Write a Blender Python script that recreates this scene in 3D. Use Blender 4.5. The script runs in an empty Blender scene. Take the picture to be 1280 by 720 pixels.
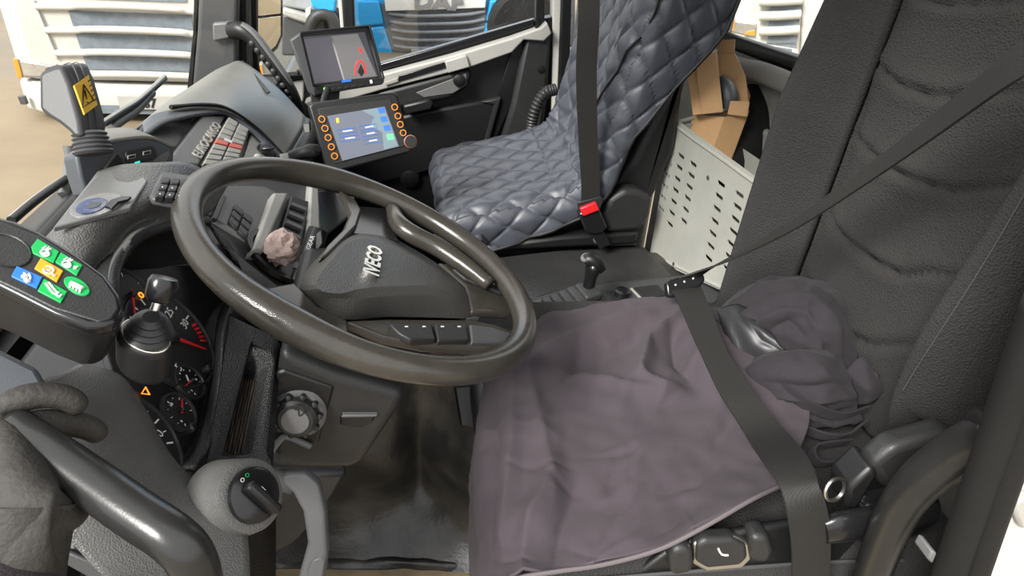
import bpy, math, random
from mathutils import Vector, Matrix, noise
random.seed(7)
scene = bpy.context.scene
C = bpy.context.collection

# ------------------------------------------------------------------ camera
# cab axes: x = towards the rear, y = across the cab away from the open door, z = up (cab floor z=0)
FPX = 853.0
YAW, PITCH, ROLL = math.radians(10), math.radians(31), math.radians(4)
CAM = Vector((0, -.23, 1.3))
_f = Vector((math.sin(YAW)*math.cos(PITCH), math.cos(YAW)*math.cos(PITCH), -math.sin(PITCH)))
_r0 = Vector((math.cos(YAW), -math.sin(YAW), 0)); _u0 = _r0.cross(_f)
_r = _r0*math.cos(ROLL) + _u0*math.sin(ROLL); _u = _r.cross(_f)
cd = bpy.data.cameras.new('camera'); cam = bpy.data.objects.new('camera', cd); C.objects.link(cam)
cd.sensor_width = 36; cd.lens = 36*FPX/1280; cd.clip_start = .01; cd.clip_end = 200
cam.matrix_world = Matrix(((_r.x, _u.x, -_f.x, CAM.x), (_r.y, _u.y, -_f.y, CAM.y), (_r.z, _u.z, -_f.z, CAM.z), (0, 0, 0, 1)))
scene.camera = cam
# ------------------------------------------------------------------ light
w = bpy.data.worlds.new('overcast_sky'); scene.world = w; w.use_nodes = True
nt = w.node_tree
bg = nt.nodes['Background']
tc = nt.nodes.new('ShaderNodeTexCoord'); sp = nt.nodes.new('ShaderNodeSeparateXYZ')
rmp = nt.nodes.new('ShaderNodeValToRGB')
nt.links.new(tc.outputs['Generated'], sp.inputs[0]); nt.links.new(sp.outputs['Z'], rmp.inputs[0])
rmp.color_ramp.elements[0].position = 0; rmp.color_ramp.elements[0].color = (.86, .87, .88, 1)
rmp.color_ramp.elements[1].position = .7; rmp.color_ramp.elements[1].color = (1, 1, 1, 1)
nt.links.new(rmp.outputs[0], bg.inputs[0]); bg.inputs[1].default_value = .88
sl = bpy.data.lights.new('hazy_sun_offscreen', 'SUN'); sl.energy = 3.2; sl.angle = math.radians(20); sl.color = (1, .97, .92)
so = bpy.data.objects.new('hazy_sun_offscreen', sl); C.objects.link(so)
so.rotation_euler = Vector((.55, .55, -.62)).to_track_quat('-Z', 'Y').to_euler()
vs = scene.view_settings
vs.view_transform = 'Standard'; vs.look = 'None'; vs.gamma = 1; vs.use_curve_mapping = False; vs.exposure = 1.3

# ------------------------------------------------------------------ helpers
def V(*a): return Vector(a)
def ray(px, py): return _f + _r*((px-640)/FPX) - _u*((py-360)/FPX)
def P(px, py, d): return CAM + ray(px, py)*d
def PX(px, py, x): v = ray(px, py); return CAM + v*((x-CAM.x)/v.x)
def PY(px, py, y): v = ray(px, py); return CAM + v*((y-CAM.y)/v.y)
def PZ(px, py, z): v = ray(px, py); return CAM + v*((z-CAM.z)/v.z)
def proj(p):
    q = p-CAM; d = q.dot(_f); return (640+FPX*q.dot(_r)/d, 360-FPX*q.dot(_u)/d)
class Plane:
    def __init__(s, o, n): s.o = Vector(o); s.n = Vector(n).normalized()
    def __call__(s, px, py, up=0.0):
        v = ray(px, py); return CAM + v*((s.o+s.n*up-CAM).dot(s.n)/v.dot(s.n))
    def many(s, L, up=0.0): return [s(a, b, up) for a, b in L]

def mat(name, col, rough=.5, metal=0, spec=.4, bump=0, bscale=200, var=0, vscale=12, kind='noise', coat=0, dirt=None, dirtamt=.5, dscale=6, sheen=0):
    m = bpy.data.materials.new(name); m.use_nodes = True
    t = m.node_tree; b = t.nodes['Principled BSDF']
    b.inputs['Base Color'].default_value = (*col, 1); b.inputs['Roughness'].default_value = rough
    b.inputs['Metallic'].default_value = metal; b.inputs['Specular IOR Level'].default_value = spec
    if coat: b.inputs['Coat Weight'].default_value = coat
    if sheen:
        b.inputs['Sheen Weight'].default_value = sheen; b.inputs['Sheen Roughness'].default_value = .5
    co = t.nodes.new('ShaderNodeTexCoord').outputs['Object']
    if var or dirt:
        n = t.nodes.new('ShaderNodeTexNoise'); n.inputs['Scale'].default_value = vscale; n.inputs['Detail'].default_value = 6
        n.inputs['Roughness'].default_value = .65
        t.links.new(co, n.inputs['Vector'])
        mr = t.nodes.new('ShaderNodeMapRange'); mr.inputs[1].default_value = .3; mr.inputs[2].default_value = .7
        mr.inputs[3].default_value = 1-var; mr.inputs[4].default_value = 1+var
        t.links.new(n.outputs['Fac'], mr.inputs[0])
        mx = t.nodes.new('ShaderNodeMix'); mx.data_type = 'RGBA'; mx.blend_type = 'MULTIPLY'; mx.inputs[0].default_value = 1
        mx.inputs[6].default_value = (*col, 1); t.links.new(mr.outputs[0], mx.inputs[7])
        out = mx.outputs[2]
        if dirt:
            n2 = t.nodes.new('ShaderNodeTexNoise'); n2.inputs['Scale'].default_value = dscale; n2.inputs['Detail'].default_value = 8
            t.links.new(co, n2.inputs['Vector'])
            m2 = t.nodes.new('ShaderNodeMapRange'); m2.inputs[1].default_value = .48; m2.inputs[2].default_value = .75
            m2.inputs[4].default_value = dirtamt
            t.links.new(n2.outputs['Fac'], m2.inputs[0])
            x2 = t.nodes.new('ShaderNodeMix'); x2.data_type = 'RGBA'
            t.links.new(m2.outputs[0], x2.inputs[0]); t.links.new(out, x2.inputs[6]); x2.inputs[7].default_value = (*dirt, 1)
            out = x2.outputs[2]
        t.links.new(out, b.inputs['Base Color'])
    if bump:
        if kind == 'voronoi':
            n = t.nodes.new('ShaderNodeTexVoronoi'); n.inputs['Scale'].default_value = bscale; o = n.outputs['Distance']
        elif kind == 'wave':
            n = t.nodes.new('ShaderNodeTexWave'); n.inputs['Scale'].default_value = bscale; o = n.outputs['Fac']
        elif kind == 'weave':
            n = t.nodes.new('ShaderNodeTexBrick'); n.inputs['Scale'].default_value = bscale; o = n.outputs['Fac']
        else:
            n = t.nodes.new('ShaderNodeTexNoise'); n.inputs['Scale'].default_value = bscale; n.inputs['Detail'].default_value = 3; o = n.outputs['Fac']
        t.links.new(co, n.inputs['Vector'])
        bp = t.nodes.new('ShaderNodeBump'); bp.inputs['Strength'].default_value = bump; bp.inputs['Distance'].default_value = .002
        t.links.new(o, bp.inputs['Height']); t.links.new(bp.outputs[0], b.inputs['Normal'])
    return m

def glass_mat(name, tint=(1, 1, 1), refl=.06):
    m = bpy.data.materials.new(name); m.use_nodes = True; t = m.node_tree
    t.nodes.remove(t.nodes['Principled BSDF'])
    tr = t.nodes.new('ShaderNodeBsdfTransparent'); tr.inputs[0].default_value = (*tint, 1)
    gl = t.nodes.new('ShaderNodeBsdfGlossy'); gl.inputs['Roughness'].default_value = .02
    mx = t.nodes.new('ShaderNodeMixShader'); mx.inputs[0].default_value = refl
    t.links.new(tr.outputs[0], mx.inputs[1]); t.links.new(gl.outputs[0], mx.inputs[2])
    t.links.new(mx.outputs[0], t.nodes['Material Output'].inputs[0])
    return m
def emit_mat(name, col, e=1.0, rough=.2):
    m = mat(name, tuple(c*.2 for c in col), rough)
    b = m.node_tree.nodes['Principled BSDF']
    b.inputs['Emission Color'].default_value = (*col, 1); b.inputs['Emission Strength'].default_value = e
    return m

def tag(o, label=None, cat=None, group=None, kind=None):
    if label: o['label'] = label
    if cat: o['category'] = cat
    if group: o['group'] = group
    if kind: o['kind'] = kind
    return o
def thing(name, label, cat, loc, group=None, kind=None):
    o = bpy.data.objects.new(name, None); C.objects.link(o); o.location = loc; o.empty_display_size = .05
    return tag(o, label, cat, group, kind)
def base_of(o):
    b = Vector(o.location)
    if o.parent: pass
    return b
def adopt(o, parent):
    """keep world-space vertices under a parent that only carries a translation"""
    if parent is None: return
    o.parent = parent
    loc = Vector((0, 0, 0)); p = parent
    while p is not None:
        loc += Vector(p.location)
        p = p.parent
    o.matrix_parent_inverse = Matrix.Translation(-loc) if parent.type == 'EMPTY' else Matrix.Identity(4)
def mesh(name, verts, faces, m, parent=None, smooth=True, bevel=0, seg=2, sub=0, solid=0, soff=-1, angle=35):
    me = bpy.data.meshes.new(name); me.from_pydata([tuple(v) for v in verts], [], faces); me.validate(); me.update()
    import bmesh
    bm = bmesh.new(); bm.from_mesh(me); bmesh.ops.recalc_face_normals(bm, faces=bm.faces); bm.to_mesh(me); bm.free()
    if smooth:
        me.polygons.foreach_set('use_smooth', [True]*len(me.polygons))
        if angle < 180: me.set_sharp_from_angle(angle=math.radians(angle))
    if m: me.materials.append(m)
    o = bpy.data.objects.new(name, me); C.objects.link(o)
    adopt(o, parent)
    if solid:
        s = o.modifiers.new('thickness', 'SOLIDIFY'); s.thickness = solid; s.offset = soff
    if bevel:
        b = o.modifiers.new('bevel', 'BEVEL'); b.width = bevel; b.segments = seg; b.limit_method = 'ANGLE'; b.angle_limit = math.radians(30)
        if smooth: b.harden_normals = False
    if sub:
        s = o.modifiers.new('sub', 'SUBSURF'); s.levels = sub; s.render_levels = sub
    return o

def prism_data(pts, vec):
    n = len(pts); vec = Vector(vec)
    v = [Vector(p) for p in pts] + [Vector(p)+vec for p in pts]
    f = [tuple(range(n)), tuple(range(2*n-1, n-1, -1))] + [(i, (i+1) % n, n+(i+1) % n, n+i) for i in range(n)]
    return v, f
def prism(name, pts, vec, m, parent=None, **k):
    v, f = prism_data(pts, vec); k.setdefault('bevel', .002); return mesh(name, v, f, m, parent, **k)
def merge(L):
    v, f = [], []
    for a, b in L:
        o = len(v); v += list(a); f += [tuple(i+o for i in t) for t in b]
    return v, f
def box_data(c, sx, sy, sz, ax=(1, 0, 0), ay=(0, 1, 0), az=(0, 0, 1)):
    c = Vector(c); ax = Vector(ax).normalized()*sx/2; ay = Vector(ay).normalized()*sy/2; az = Vector(az).normalized()*sz/2
    v = [c+ax*i+ay*j+az*k for k in (-1, 1) for j in (-1, 1) for i in (-1, 1)]
    return v, [(0, 1, 3, 2), (4, 6, 7, 5), (0, 4, 5, 1), (2, 3, 7, 6), (0, 2, 6, 4), (1, 5, 7, 3)]
def box(name, c, sx, sy, sz, m, parent=None, ax=(1, 0, 0), ay=(0, 1, 0), az=(0, 0, 1), **k):
    v, f = box_data(c, sx, sy, sz, ax, ay, az); k.setdefault('bevel', min(sx, sy, sz)*.12)
    return mesh(name, v, f, m, parent, **k)
def cr(p0, p1, p2, p3, t):
    return (p1*2 + (p2-p0)*t + (p0*2-p1*5+p2*4-p3)*t*t + (p1*3-p0-p2*3+p3)*t*t*t)*.5
def spline(pts, n=6, closed=False):
    pts = [Vector(p) if not isinstance(p, (int, float)) else p for p in pts]; N = len(pts); out = []
    segs = N if closed else N-1
    for i in range(segs):
        if closed: a, b, c, d = pts[(i-1) % N], pts[i], pts[(i+1) % N], pts[(i+2) % N]
        else:
            b, c = pts[i], pts[i+1]
            a = pts[i-1] if i else b*2-c
            d = pts[i+2] if i+2 < N else c*2-b
        for k in range(n): out.append(cr(a, b, c, d, k/n))
    if not closed: out.append(pts[-1])
    return out
def tube_data(pts, r, n=12, closed=False, sm=6, flat=None):
    """tube through control points; r scalar or list; flat=(a,b,updir) squashes the section"""
    rs = r if isinstance(r, (list, tuple)) else [r]*len(pts)
    if sm > 1:
        rs = spline([float(x) for x in rs], sm, closed); pts = spline(pts, sm, closed)
    pts = [Vector(p) for p in pts]
    N = len(pts); v, f = [], []
    up = Vector(flat[2]) if flat else None
    prev = None
    for i, p in enumerate(pts):
        t = (pts[(i+1) % N]-pts[i-1]) if closed else (pts[min(i+1, N-1)]-pts[max(i-1, 0)])
        t.normalize()
        if up is not None: a = up - t*up.dot(t)
        elif prev is None:
            a = Vector((0, 0, 1)) if abs(t.z) < .9 else Vector((1, 0, 0)); a = a-t*a.dot(t)
        else: a = prev-t*prev.dot(t)
        a.normalize(); prev = a; b = t.cross(a)
        fa, fb = (flat[0], flat[1]) if flat else (1, 1)
        for k in range(n):
            an = 2*math.pi*k/n
            v.append(p + a*(math.cos(an)*rs[i]*fa) + b*(math.sin(an)*rs[i]*fb))
    for i in range(N if closed else N-1):
        j = (i+1) % N
        for k in range(n): f.append((i*n+k, i*n+(k+1) % n, j*n+(k+1) % n, j*n+k))
    if not closed:
        f.append(tuple(range(n-1, -1, -1))); f.append(tuple((N-1)*n+k for k in range(n)))
    return v, f
def tube(name, pts, r, m, parent=None, n=12, closed=False, sm=6, flat=None, **k):
    v, f = tube_data(pts, r, n, closed, sm, flat); k.setdefault('angle', 50); return mesh(name, v, f, m, parent, **k)
def frame_of(axis):
    a = Vector(axis).normalized(); b = a.cross(Vector((0, 0, 1)) if abs(a.z) < .9 else Vector((0, 1, 0))).normalized(); return a, b, a.cross(b)
def lathe_data(prof, o, axis, n=24, cap=True):
    a, b, c = frame_of(axis); o = Vector(o); v, f = [], []
    for r, h in prof:
        for k in range(n):
            t = 2*math.pi*k/n; v.append(o+a*h+b*(math.cos(t)*r)+c*(math.sin(t)*r))
    for i in range(len(prof)-1):
        for k in range(n): f.append((i*n+k, i*n+(k+1) % n, (i+1)*n+(k+1) % n, (i+1)*n+k))
    if cap: f.append(tuple(range(n-1, -1, -1))); f.append(tuple((len(prof)-1)*n+k for k in range(n)))
    return v, f
def lathe(name, prof, o, axis, m, parent=None, n=24, cap=True, **k):
    v, f = lathe_data(prof, o, axis, n, cap); return mesh(name, v, f, m, parent, **k)
def ribbon_data(pts, wd, width, th, sm=8):
    """strap: pts path, wd list of width directions"""
    if not isinstance(wd, list): wd = [wd]*len(pts)
    ws = width if isinstance(width, list) else [float(width)]*len(pts)
    p = spline(pts, sm); w = spline([Vector(x).normalized() for x in wd], sm); ws = spline(ws, sm)
    v, f = [], []; N = len(p)
    for i in range(N):
        t = (p[min(i+1, N-1)]-p[max(i-1, 0)]).normalized()
        a = w[i]-t*w[i].dot(t); a.normalize(); nn = t.cross(a)
        h = a*ws[i]/2; q = nn*th/2
        v += [p[i]-h-q, p[i]+h-q, p[i]+h+q, p[i]-h+q]
    for i in range(N-1):
        for k in range(4): f.append((i*4+k, i*4+(k+1) % 4, i*4+4+(k+1) % 4, i*4+4+k))
    f += [(3, 2, 1, 0), tuple((N-1)*4+k for k in range(4))]
    return v, f
def ribbon(name, pts, wd, width, th, m, parent=None, sm=8, **k):
    v, f = ribbon_data(pts, wd, width, th, sm); return mesh(name, v, f, m, parent, **k)
def grid_pts(ctrl, nu, nv):
    rows = [spline(r, nu) for r in ctrl]
    cols = [spline([r[j] for r in rows], nv) for j in range(len(rows[0]))]
    return [[cols[j][i] for j in range(len(cols))] for i in range(len(cols[0]))]
def grid_mesh(name, G, m, parent=None, disp=None, **k):
    R, Q = len(G), len(G[0])
    if disp:
        N = [[None]*Q for _ in range(R)]
        for i in range(R):
            for j in range(Q):
                a = G[min(i+1, R-1)][j]-G[max(i-1, 0)][j]; b = G[i][min(j+1, Q-1)]-G[i][max(j-1, 0)]
                n = a.cross(b)
                if n.length < 1e-12: n = CAM-G[i][j]
                n.normalize()
                if n.dot(CAM-G[i][j]) < 0: n = -n
                N[i][j] = n
        G = [[G[i][j]+N[i][j]*disp(G[i][j], i/(R-1), j/(Q-1)) for j in range(Q)] for i in range(R)]
    v = [p for r in G for p in r]
    f = [(i*Q+j, i*Q+j+1, (i+1)*Q+j+1, (i+1)*Q+j) for i in range(R-1) for j in range(Q-1)]
    k.setdefault('angle', 60)
    return mesh(name, v, f, m, parent, **k)
def patch(name, ctrl, m, parent=None, nu=8, nv=8, disp=None, **k):
    return grid_mesh(name, grid_pts(ctrl, nu, nv), m, parent, disp, **k)
def seg_dist(px, py, pl):
    best = 1e9; bt = 0; L = len(pl)-1
    for i in range(L):
        ax, ay = pl[i]; bx, by = pl[i+1]; dx, dy = bx-ax, by-ay
        t = max(0, min(1, ((px-ax)*dx+(py-ay)*dy)/(dx*dx+dy*dy+1e-9)))
        d = math.hypot(px-ax-dx*t, py-ay-dy*t)
        if d < best: best = d; bt = (i+t)/L
    return best, bt
def folds(L, wob=0, wscale=20):
    """L: (polyline of reference positions, height m, half-width) -> displacement function"""
    def fn(p, a, b):
        x, y = proj(p); h = 0
        for pl, amp, wd in L:
            d, t = seg_dist(x, y, pl)
            if d < wd*3: h += amp*(.5*math.exp(-(d/wd)**2)+.5*math.exp(-d/(wd*.45)))*(.35+.65*math.sin(math.pi*min(1, max(0, t*.9+.05))))
        if wob: h += wob*(noise.noise(p*wscale)+.5*noise.noise(p*wscale*2.3))
        return h
    return fn
def text(name, body, o, xd, yd, size, m, parent=None, ext=.001, align='CENTER', bold=0, sx=1):
    cu = bpy.data.curves.new(name, 'FONT'); cu.body = body; cu.size = size; cu.extrude = ext; cu.align_x = align; cu.align_y = 'CENTER'
    cu.resolution_u = 2; cu.offset = bold
    to = bpy.data.objects.new(name+'_tmp', cu); C.objects.link(to)
    dg = bpy.context.evaluated_depsgraph_get(); me = bpy.data.meshes.new_from_object(to.evaluated_get(dg))
    bpy.data.objects.remove(to); bpy.data.curves.remove(cu)
    xd = Vector(xd).normalized(); yd = Vector(yd); yd = (yd-xd*yd.dot(xd)).normalized(); zd = xd.cross(yd)
    me.transform(Matrix.Diagonal((sx, 1, 1, 1)))
    me.transform(Matrix(((xd.x, yd.x, zd.x, o[0]), (xd.y, yd.y, zd.y, o[1]), (xd.z, yd.z, zd.z, o[2]), (0, 0, 0, 1))))
    me.materials.clear(); me.materials.append(m); me.name = name
    ob = bpy.data.objects.new(name, me); C.objects.link(ob); adopt(ob, parent); return ob
def kid(o, parent):
    """re-parent a mesh under another mesh part (both in world space)"""
    o.parent = parent; o.matrix_parent_inverse = Matrix.Identity(4) if parent.type != 'EMPTY' else o.matrix_parent_inverse
    return o
def holed(name, outer, inner, depth, m, parent=None, floor=True, **k):
    """four-cornered plate with a four-cornered recess sunk by vector depth"""
    o = [Vector(p) for p in outer]; i = [Vector(p) for p in inner]; d = Vector(depth); n = len(o)
    v = o+i+[p+d for p in i]; f = []
    for a in range(n):
        b = (a+1) % n; f += [(a, b, n+b, n+a), (n+a, n+b, 2*n+b, 2*n+a)]
    if floor: f.append(tuple(range(2*n, 3*n)))
    return mesh(name, v, f, m, parent, **k)
# ------------------------------------------------------------------ materials
M = {}
M['black'] = mat('black_plastic', (.008, .008, .0085), .40, bump=.12, bscale=900)
M['blacksmooth'] = mat('black_gloss_plastic', (.009, .009, .010), .22)
M['dark'] = mat('charcoal_plastic', (.018, .018, .0185), .45, bump=.2, bscale=700, var=.12, vscale=20)
M['darkgrey'] = mat('dark_grey_plastic', (.050, .051, .053), .45, bump=.15, bscale=800, var=.08)
M['slate'] = mat('slate_grey_plastic', (.055, .061, .070), .42, bump=.12, bscale=900, var=.06)
M['grey'] = mat('grey_plastic', (.11, .11, .11), .45, bump=.12, bscale=900, var=.08)
M['lightgrey'] = mat('light_grey_plastic', (.32, .315, .295), .45, bump=.1, bscale=700, var=.08, dirt=(.30, .28, .24), dirtamt=.35)
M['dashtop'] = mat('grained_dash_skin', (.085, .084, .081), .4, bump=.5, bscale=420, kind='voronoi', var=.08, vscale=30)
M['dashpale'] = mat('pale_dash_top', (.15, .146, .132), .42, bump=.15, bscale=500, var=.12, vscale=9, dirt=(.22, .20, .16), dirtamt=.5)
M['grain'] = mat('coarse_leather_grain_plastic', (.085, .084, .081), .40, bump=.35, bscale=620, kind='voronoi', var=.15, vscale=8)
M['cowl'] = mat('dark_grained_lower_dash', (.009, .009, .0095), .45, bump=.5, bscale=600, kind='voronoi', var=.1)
M['rubber'] = mat('black_rubber', (.008, .008, .008), .65, spec=.25, var=.15, bump=.1, bscale=300)
M['mat'] = mat('worn_rubber_floor_mat', (.017, .0165, .016), .36, bump=.6, bscale=90, var=.35, vscale=5, dirt=(.085, .078, .066), dirtamt=.55, dscale=11)
M['tan'] = mat('worn_tan_board', (.36, .28, .175), .7, bump=.3, bscale=80, var=.25, vscale=14)
M['seatfab'] = mat('dark_seat_fabric', (.026, .0252, .025), .9, bump=1.0, bscale=380, kind='voronoi', var=.1, vscale=9, spec=.2, sheen=.03)
M['seatfab2'] = mat('charcoal_mesh_fabric', (.027, .0256, .025), .9, bump=1.0, bscale=330, kind='voronoi', var=.15, vscale=6, spec=.2, sheen=.03)
M['apron'] = mat('faded_purple_grey_cotton', (.060, .049, .057), .92, bump=.35, bscale=1200, var=.22, vscale=5, spec=.2, sheen=.03, dirt=(.040, .034, .040), dirtamt=.6, dscale=5)
M['jacket'] = mat('dark_grey_cotton', (.022, .0195, .023), .88, bump=.3, bscale=1200, var=.2, vscale=6, spec=.25, sheen=.03)
M['quilt'] = mat('quilted_slate_nylon', (.050, .054, .068), .38, bump=.15, bscale=900, var=.1, vscale=20, sheen=.03)
M['belt'] = mat('charcoal_webbing', (.020, .0192, .018), .55, spec=.3, bump=.5, bscale=260, kind='wave')
M['white'] = mat('white_paint', (.44, .43, .395), .35, var=.04, dirt=(.55, .52, .45), dirtamt=.35, dscale=3)
M['offwhite'] = mat('cab_white_paint', (.50, .49, .46), .4, var=.04, dirt=(.5, .47, .40), dirtamt=.3)
M['mesh'] = mat('dusty_grille_mesh', (.13, .15, .17), .7, bump=.8, bscale=60, var=.2, vscale=12)
M['blue'] = mat('sky_blue_paint', (.02, .28, .60), .3, var=.04)
M['mirror'] = mat('mirror_glass', (.9, .87, .78), .06, metal=1)
M['chrome'] = mat('worn_bare_metal', (.65, .64, .60), .3, metal=1, var=.15)
M['basket'] = mat('grey_powder_coated_steel', (.33, .33, .30), .45, var=.08, dirt=(.34, .31, .25), dirtamt=.45, dscale=7)
M['wall'] = mat('grey_cab_lining', (.24, .24, .225), .55, bump=.2, bscale=400, var=.1, dirt=(.25, .235, .20), dirtamt=.5, dscale=5)
M['card'] = mat('brown_cardboard', (.44, .265, .13), .85, var=.07, bump=.2, bscale=90, dirt=(.42, .26, .13), dirtamt=.3)
M['cardin'] = mat('cardboard_inside', (.44, .265, .13), .9, var=.08, bump=.3, bscale=90)
M['glass'] = glass_mat('clear_glass', (.97, .98, .97), .05)
M['red'] = mat('red_plastic', (.6, .015, .02), .4)
M['orange'] = mat('orange_plastic', (.65, .22, .02), .4)
M['yellow'] = mat('yellow_sticker', (.62, .36, .01), .4)
M['green'] = mat('green_sticker', (.008, .30, .07), .35)
M['bluestk'] = mat('blue_sticker', (.02, .14, .50), .35)
M['orangestk'] = mat('orange_sticker', (.65, .27, .015), .35)
M['print'] = mat('white_print', (.62, .62, .60), .5)
M['ink'] = mat('black_print', (.01, .01, .01), .5)
M['glove'] = mat('worn_dark_leather_glove', (.021, .0192, .017), .7, bump=.5, bscale=240, var=.3, vscale=25, dirt=(.06, .053, .044), dirtamt=.5, dscale=14)
M['sleeve'] = mat('dark_plum_sleeve', (.022, .016, .019), .9, bump=.4, bscale=500, var=.2)
M['wheel'] = mat('polished_leather_rim', (.036, .033, .028), .19, bump=.08, bscale=700, kind='voronoi', var=.2, vscale=18)
M['hub'] = mat('airbag_cover_plastic', (.042, .041, .038), .36, bump=.4, bscale=600, kind='voronoi', var=.08)
M['tissue'] = mat('crumpled_pink_tissue', (.55, .41, .37), .9, var=.12, vscale=30)
M['bristle'] = mat('dusty_brown_bristles', (.028, .020, .014), .9, bump=1, bscale=60, kind='wave', var=.4, vscale=40)
M['needle'] = mat('red_needle', (.6, .015, .02), .4)
M['buttongrey'] = mat('pale_switch_plastic', (.29, .28, .255), .42, var=.06)
M['handle'] = mat('worn_black_handle', (.017, .017, .0165), .27, bump=.04, bscale=500, var=.2, vscale=20)
M['levergrey'] = mat('lever_grey_plastic', (.075, .076, .078), .4, bump=.1, bscale=800)
M['vinyl_boot'] = mat('grey_boot_rubber', (.035, .035, .036), .45)

# ------------------------------------------------------------------ ground
m = mat('sandy_yard', (.20, .155, .10), .75, bump=.4, bscale=3, var=.15, vscale=.8, dirt=(.12, .117, .11), dirtamt=.9, dscale=.25); M['ground'] = m
GZ = -1.05
tag(mesh('ground', [(-60, -25, GZ), (60, -25, GZ), (60, 70, GZ), (-60, 70, GZ)], [(0, 1, 2, 3)], m, smooth=False), 'sandy concrete yard seen through the windscreen', 'ground', kind='structure')
# ------------------------------------------------------------------ trucks outside
def truck_shell(root, pl, xl, xr, top, bot, mb, depth=1.6):
    """cab block behind a front plane; xl/xr/top/bot are (px,py) reference pairs"""
    pass
def bar(name, a, b, h, t, m, parent, out=(0, -1, 0), bev=.012):
    """horizontal bar between two points"""
    a = Vector(a); b = Vector(b); d = (b-a).normalized(); o = Vector(out).normalized(); up = o.cross(d).normalized()
    c = (a+b)/2
    return box(name, c, (b-a).length, t, h, m, parent, ax=d, ay=o, az=up, bevel=bev)

def white_truck():
    y = 7.0
    T = lambda px, py: PY(px, py, y)
    xl = T(-4, 60).x; W = 2.5; xr = xl+W; xc = xl+W/2
    root = thing('truck', 'white truck with slatted grey grille parked ahead of the windscreen', 'truck', (xc, y+1, GZ))
    zt = 2.0; zb = T(40, 140).z
    # cab shell with rounded corners, running back from the front face
    out = [V(xl, y+1.9, 0), V(xl, y+.35, 0), V(xl+.07, y+.12, 0), V(xl+.25, y, 0), V(xr-.25, y, 0), V(xr-.07, y+.12, 0), V(xr, y+.35, 0), V(xr, y+1.9, 0)]
    prism('cab_shell', [V(p.x, p.y, zb+.32) for p in out], (0, 0, zt-zb-.32), M['white'], root, bevel=.03)
    prism('bumper', [V(p.x, p.y-.06, zb) for p in out], (0, 0, .30), M['white'], root, bevel=.05, seg=3)
    # grille: dusty mesh fields between white slats
    rows = [(-14, -3, 80), (13, 32, 86), (41, 60, 95), (69, 86, 104), (104, 118, 117)]
    for t, b, x0 in rows:
        p0, p1 = T(x0, t), T(x0+6, b); xm = 2*xc
        prism('grille_mesh', [V(p0.x, y-.012, p0.z), V(xm-p0.x, y-.012, p0.z), V(xm-p1.x, y-.012, p1.z), V(p1.x, y-.012, p1.z)], (0, .03, 0), M['mesh'], root, bevel=0)
    for yy, x0 in [(7, 46), (36, 58), (64, 70), (91, 112)]:
        z = T(140, yy).z; p = T(x0, yy); pm = T(88+(yy*.25), yy)
        pts = [V(p.x, y-.015, z-.03), V(pm.x-.02, y-.02, z-.02), V(pm.x+.1, y-.06, z), V(xc, y-.075, z+.01), V(2*xc-pm.x-.1, y-.06, z), V(2*xc-pm.x+.02, y-.02, z-.02), V(2*xc-p.x, y-.015, z-.03)]
        tube('grille_slat', pts, .055, M['white'], root, n=10, flat=(.6, .62, (0, 0, 1)))
    # headlights
    for s in (0, 1):
        f = (lambda v: v) if not s else (lambda v: V(2*xc-v.x, v.y, v.z))
        q = [f(T(a, b)+V(0, -.02, 0)) for a, b in ((18, 72), (72, 80), (70, 96), (24, 97))]
        hl = prism('headlight', q, (0, .1, 0), M['lightgrey'], root, bevel=.01)
        kid(prism('lens', [f(T(a, b)+V(0, -.035, 0)) for a, b in ((27, 75), (70, 82), (68, 94), (31, 94))], (0, .015, 0), M['chrome'], root, bevel=.006), hl)
        kid(prism('indicator', [f(T(a, b)+V(0, -.035, 0)) for a, b in ((18, 72), (24, 73), (30, 95), (24, 97))], (0, .015, 0), M['orange'], root, bevel=.004), hl)
        prism('panel_edge', [f(T(a, b)+V(0, -.03, 0)) for a, b in ((40, 0), (44, 0), (74, 72), (70, 73))], (0, .035, 0), M['white'], root, bevel=.006)
        prism('step_well', [f(T(a, b)+V(0, -.075, 0)) for a, b in ((26, 118), (34, 118), (38, 128), (30, 128))], (0, .05, 0), M['darkgrey'], root, bevel=.005)
    pc = T(186, 125)
    pp = box('number_plate', V(xc, y-.09, pc.z), .52, .02, .13, M['lightgrey'], root)
    kid(text('plate_text', '67', V(T(191, 126).x, y-.104, T(191, 126).z), (1, 0, 0), (0, 0, 1), .13, M['ink'], root, bold=.004), pp)
    prism('lower_grille', [V(xl+.4, y-.065, zb+.02), V(xr-.4, y-.065, zb+.02), V(xr-.45, y-.065, zb+.1), V(xl+.45, y-.065, zb+.1)], (0, .02, 0), M['mesh'], root, bevel=0)
    prism('windscreen', [V(xl+.15, y-.01, 1.0), V(xr-.15, y-.01, 1.0), V(xr-.2, y-.01, 1.85), V(xl+.2, y-.01, 1.85)], (0, .03, 0), M['blacksmooth'], root)
    for s in (xl+.2, xr-.2):
        for yy in (y+.55, y+1.5):
            lathe('tyre', [(.22, -.13), (.42, -.13), (.46, -.09), (.46, .09), (.42, .13), (.22, .13)], (s, yy+.1, GZ+.46), (1, 0, 0), M['rubber'], root)
white_truck()

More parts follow.
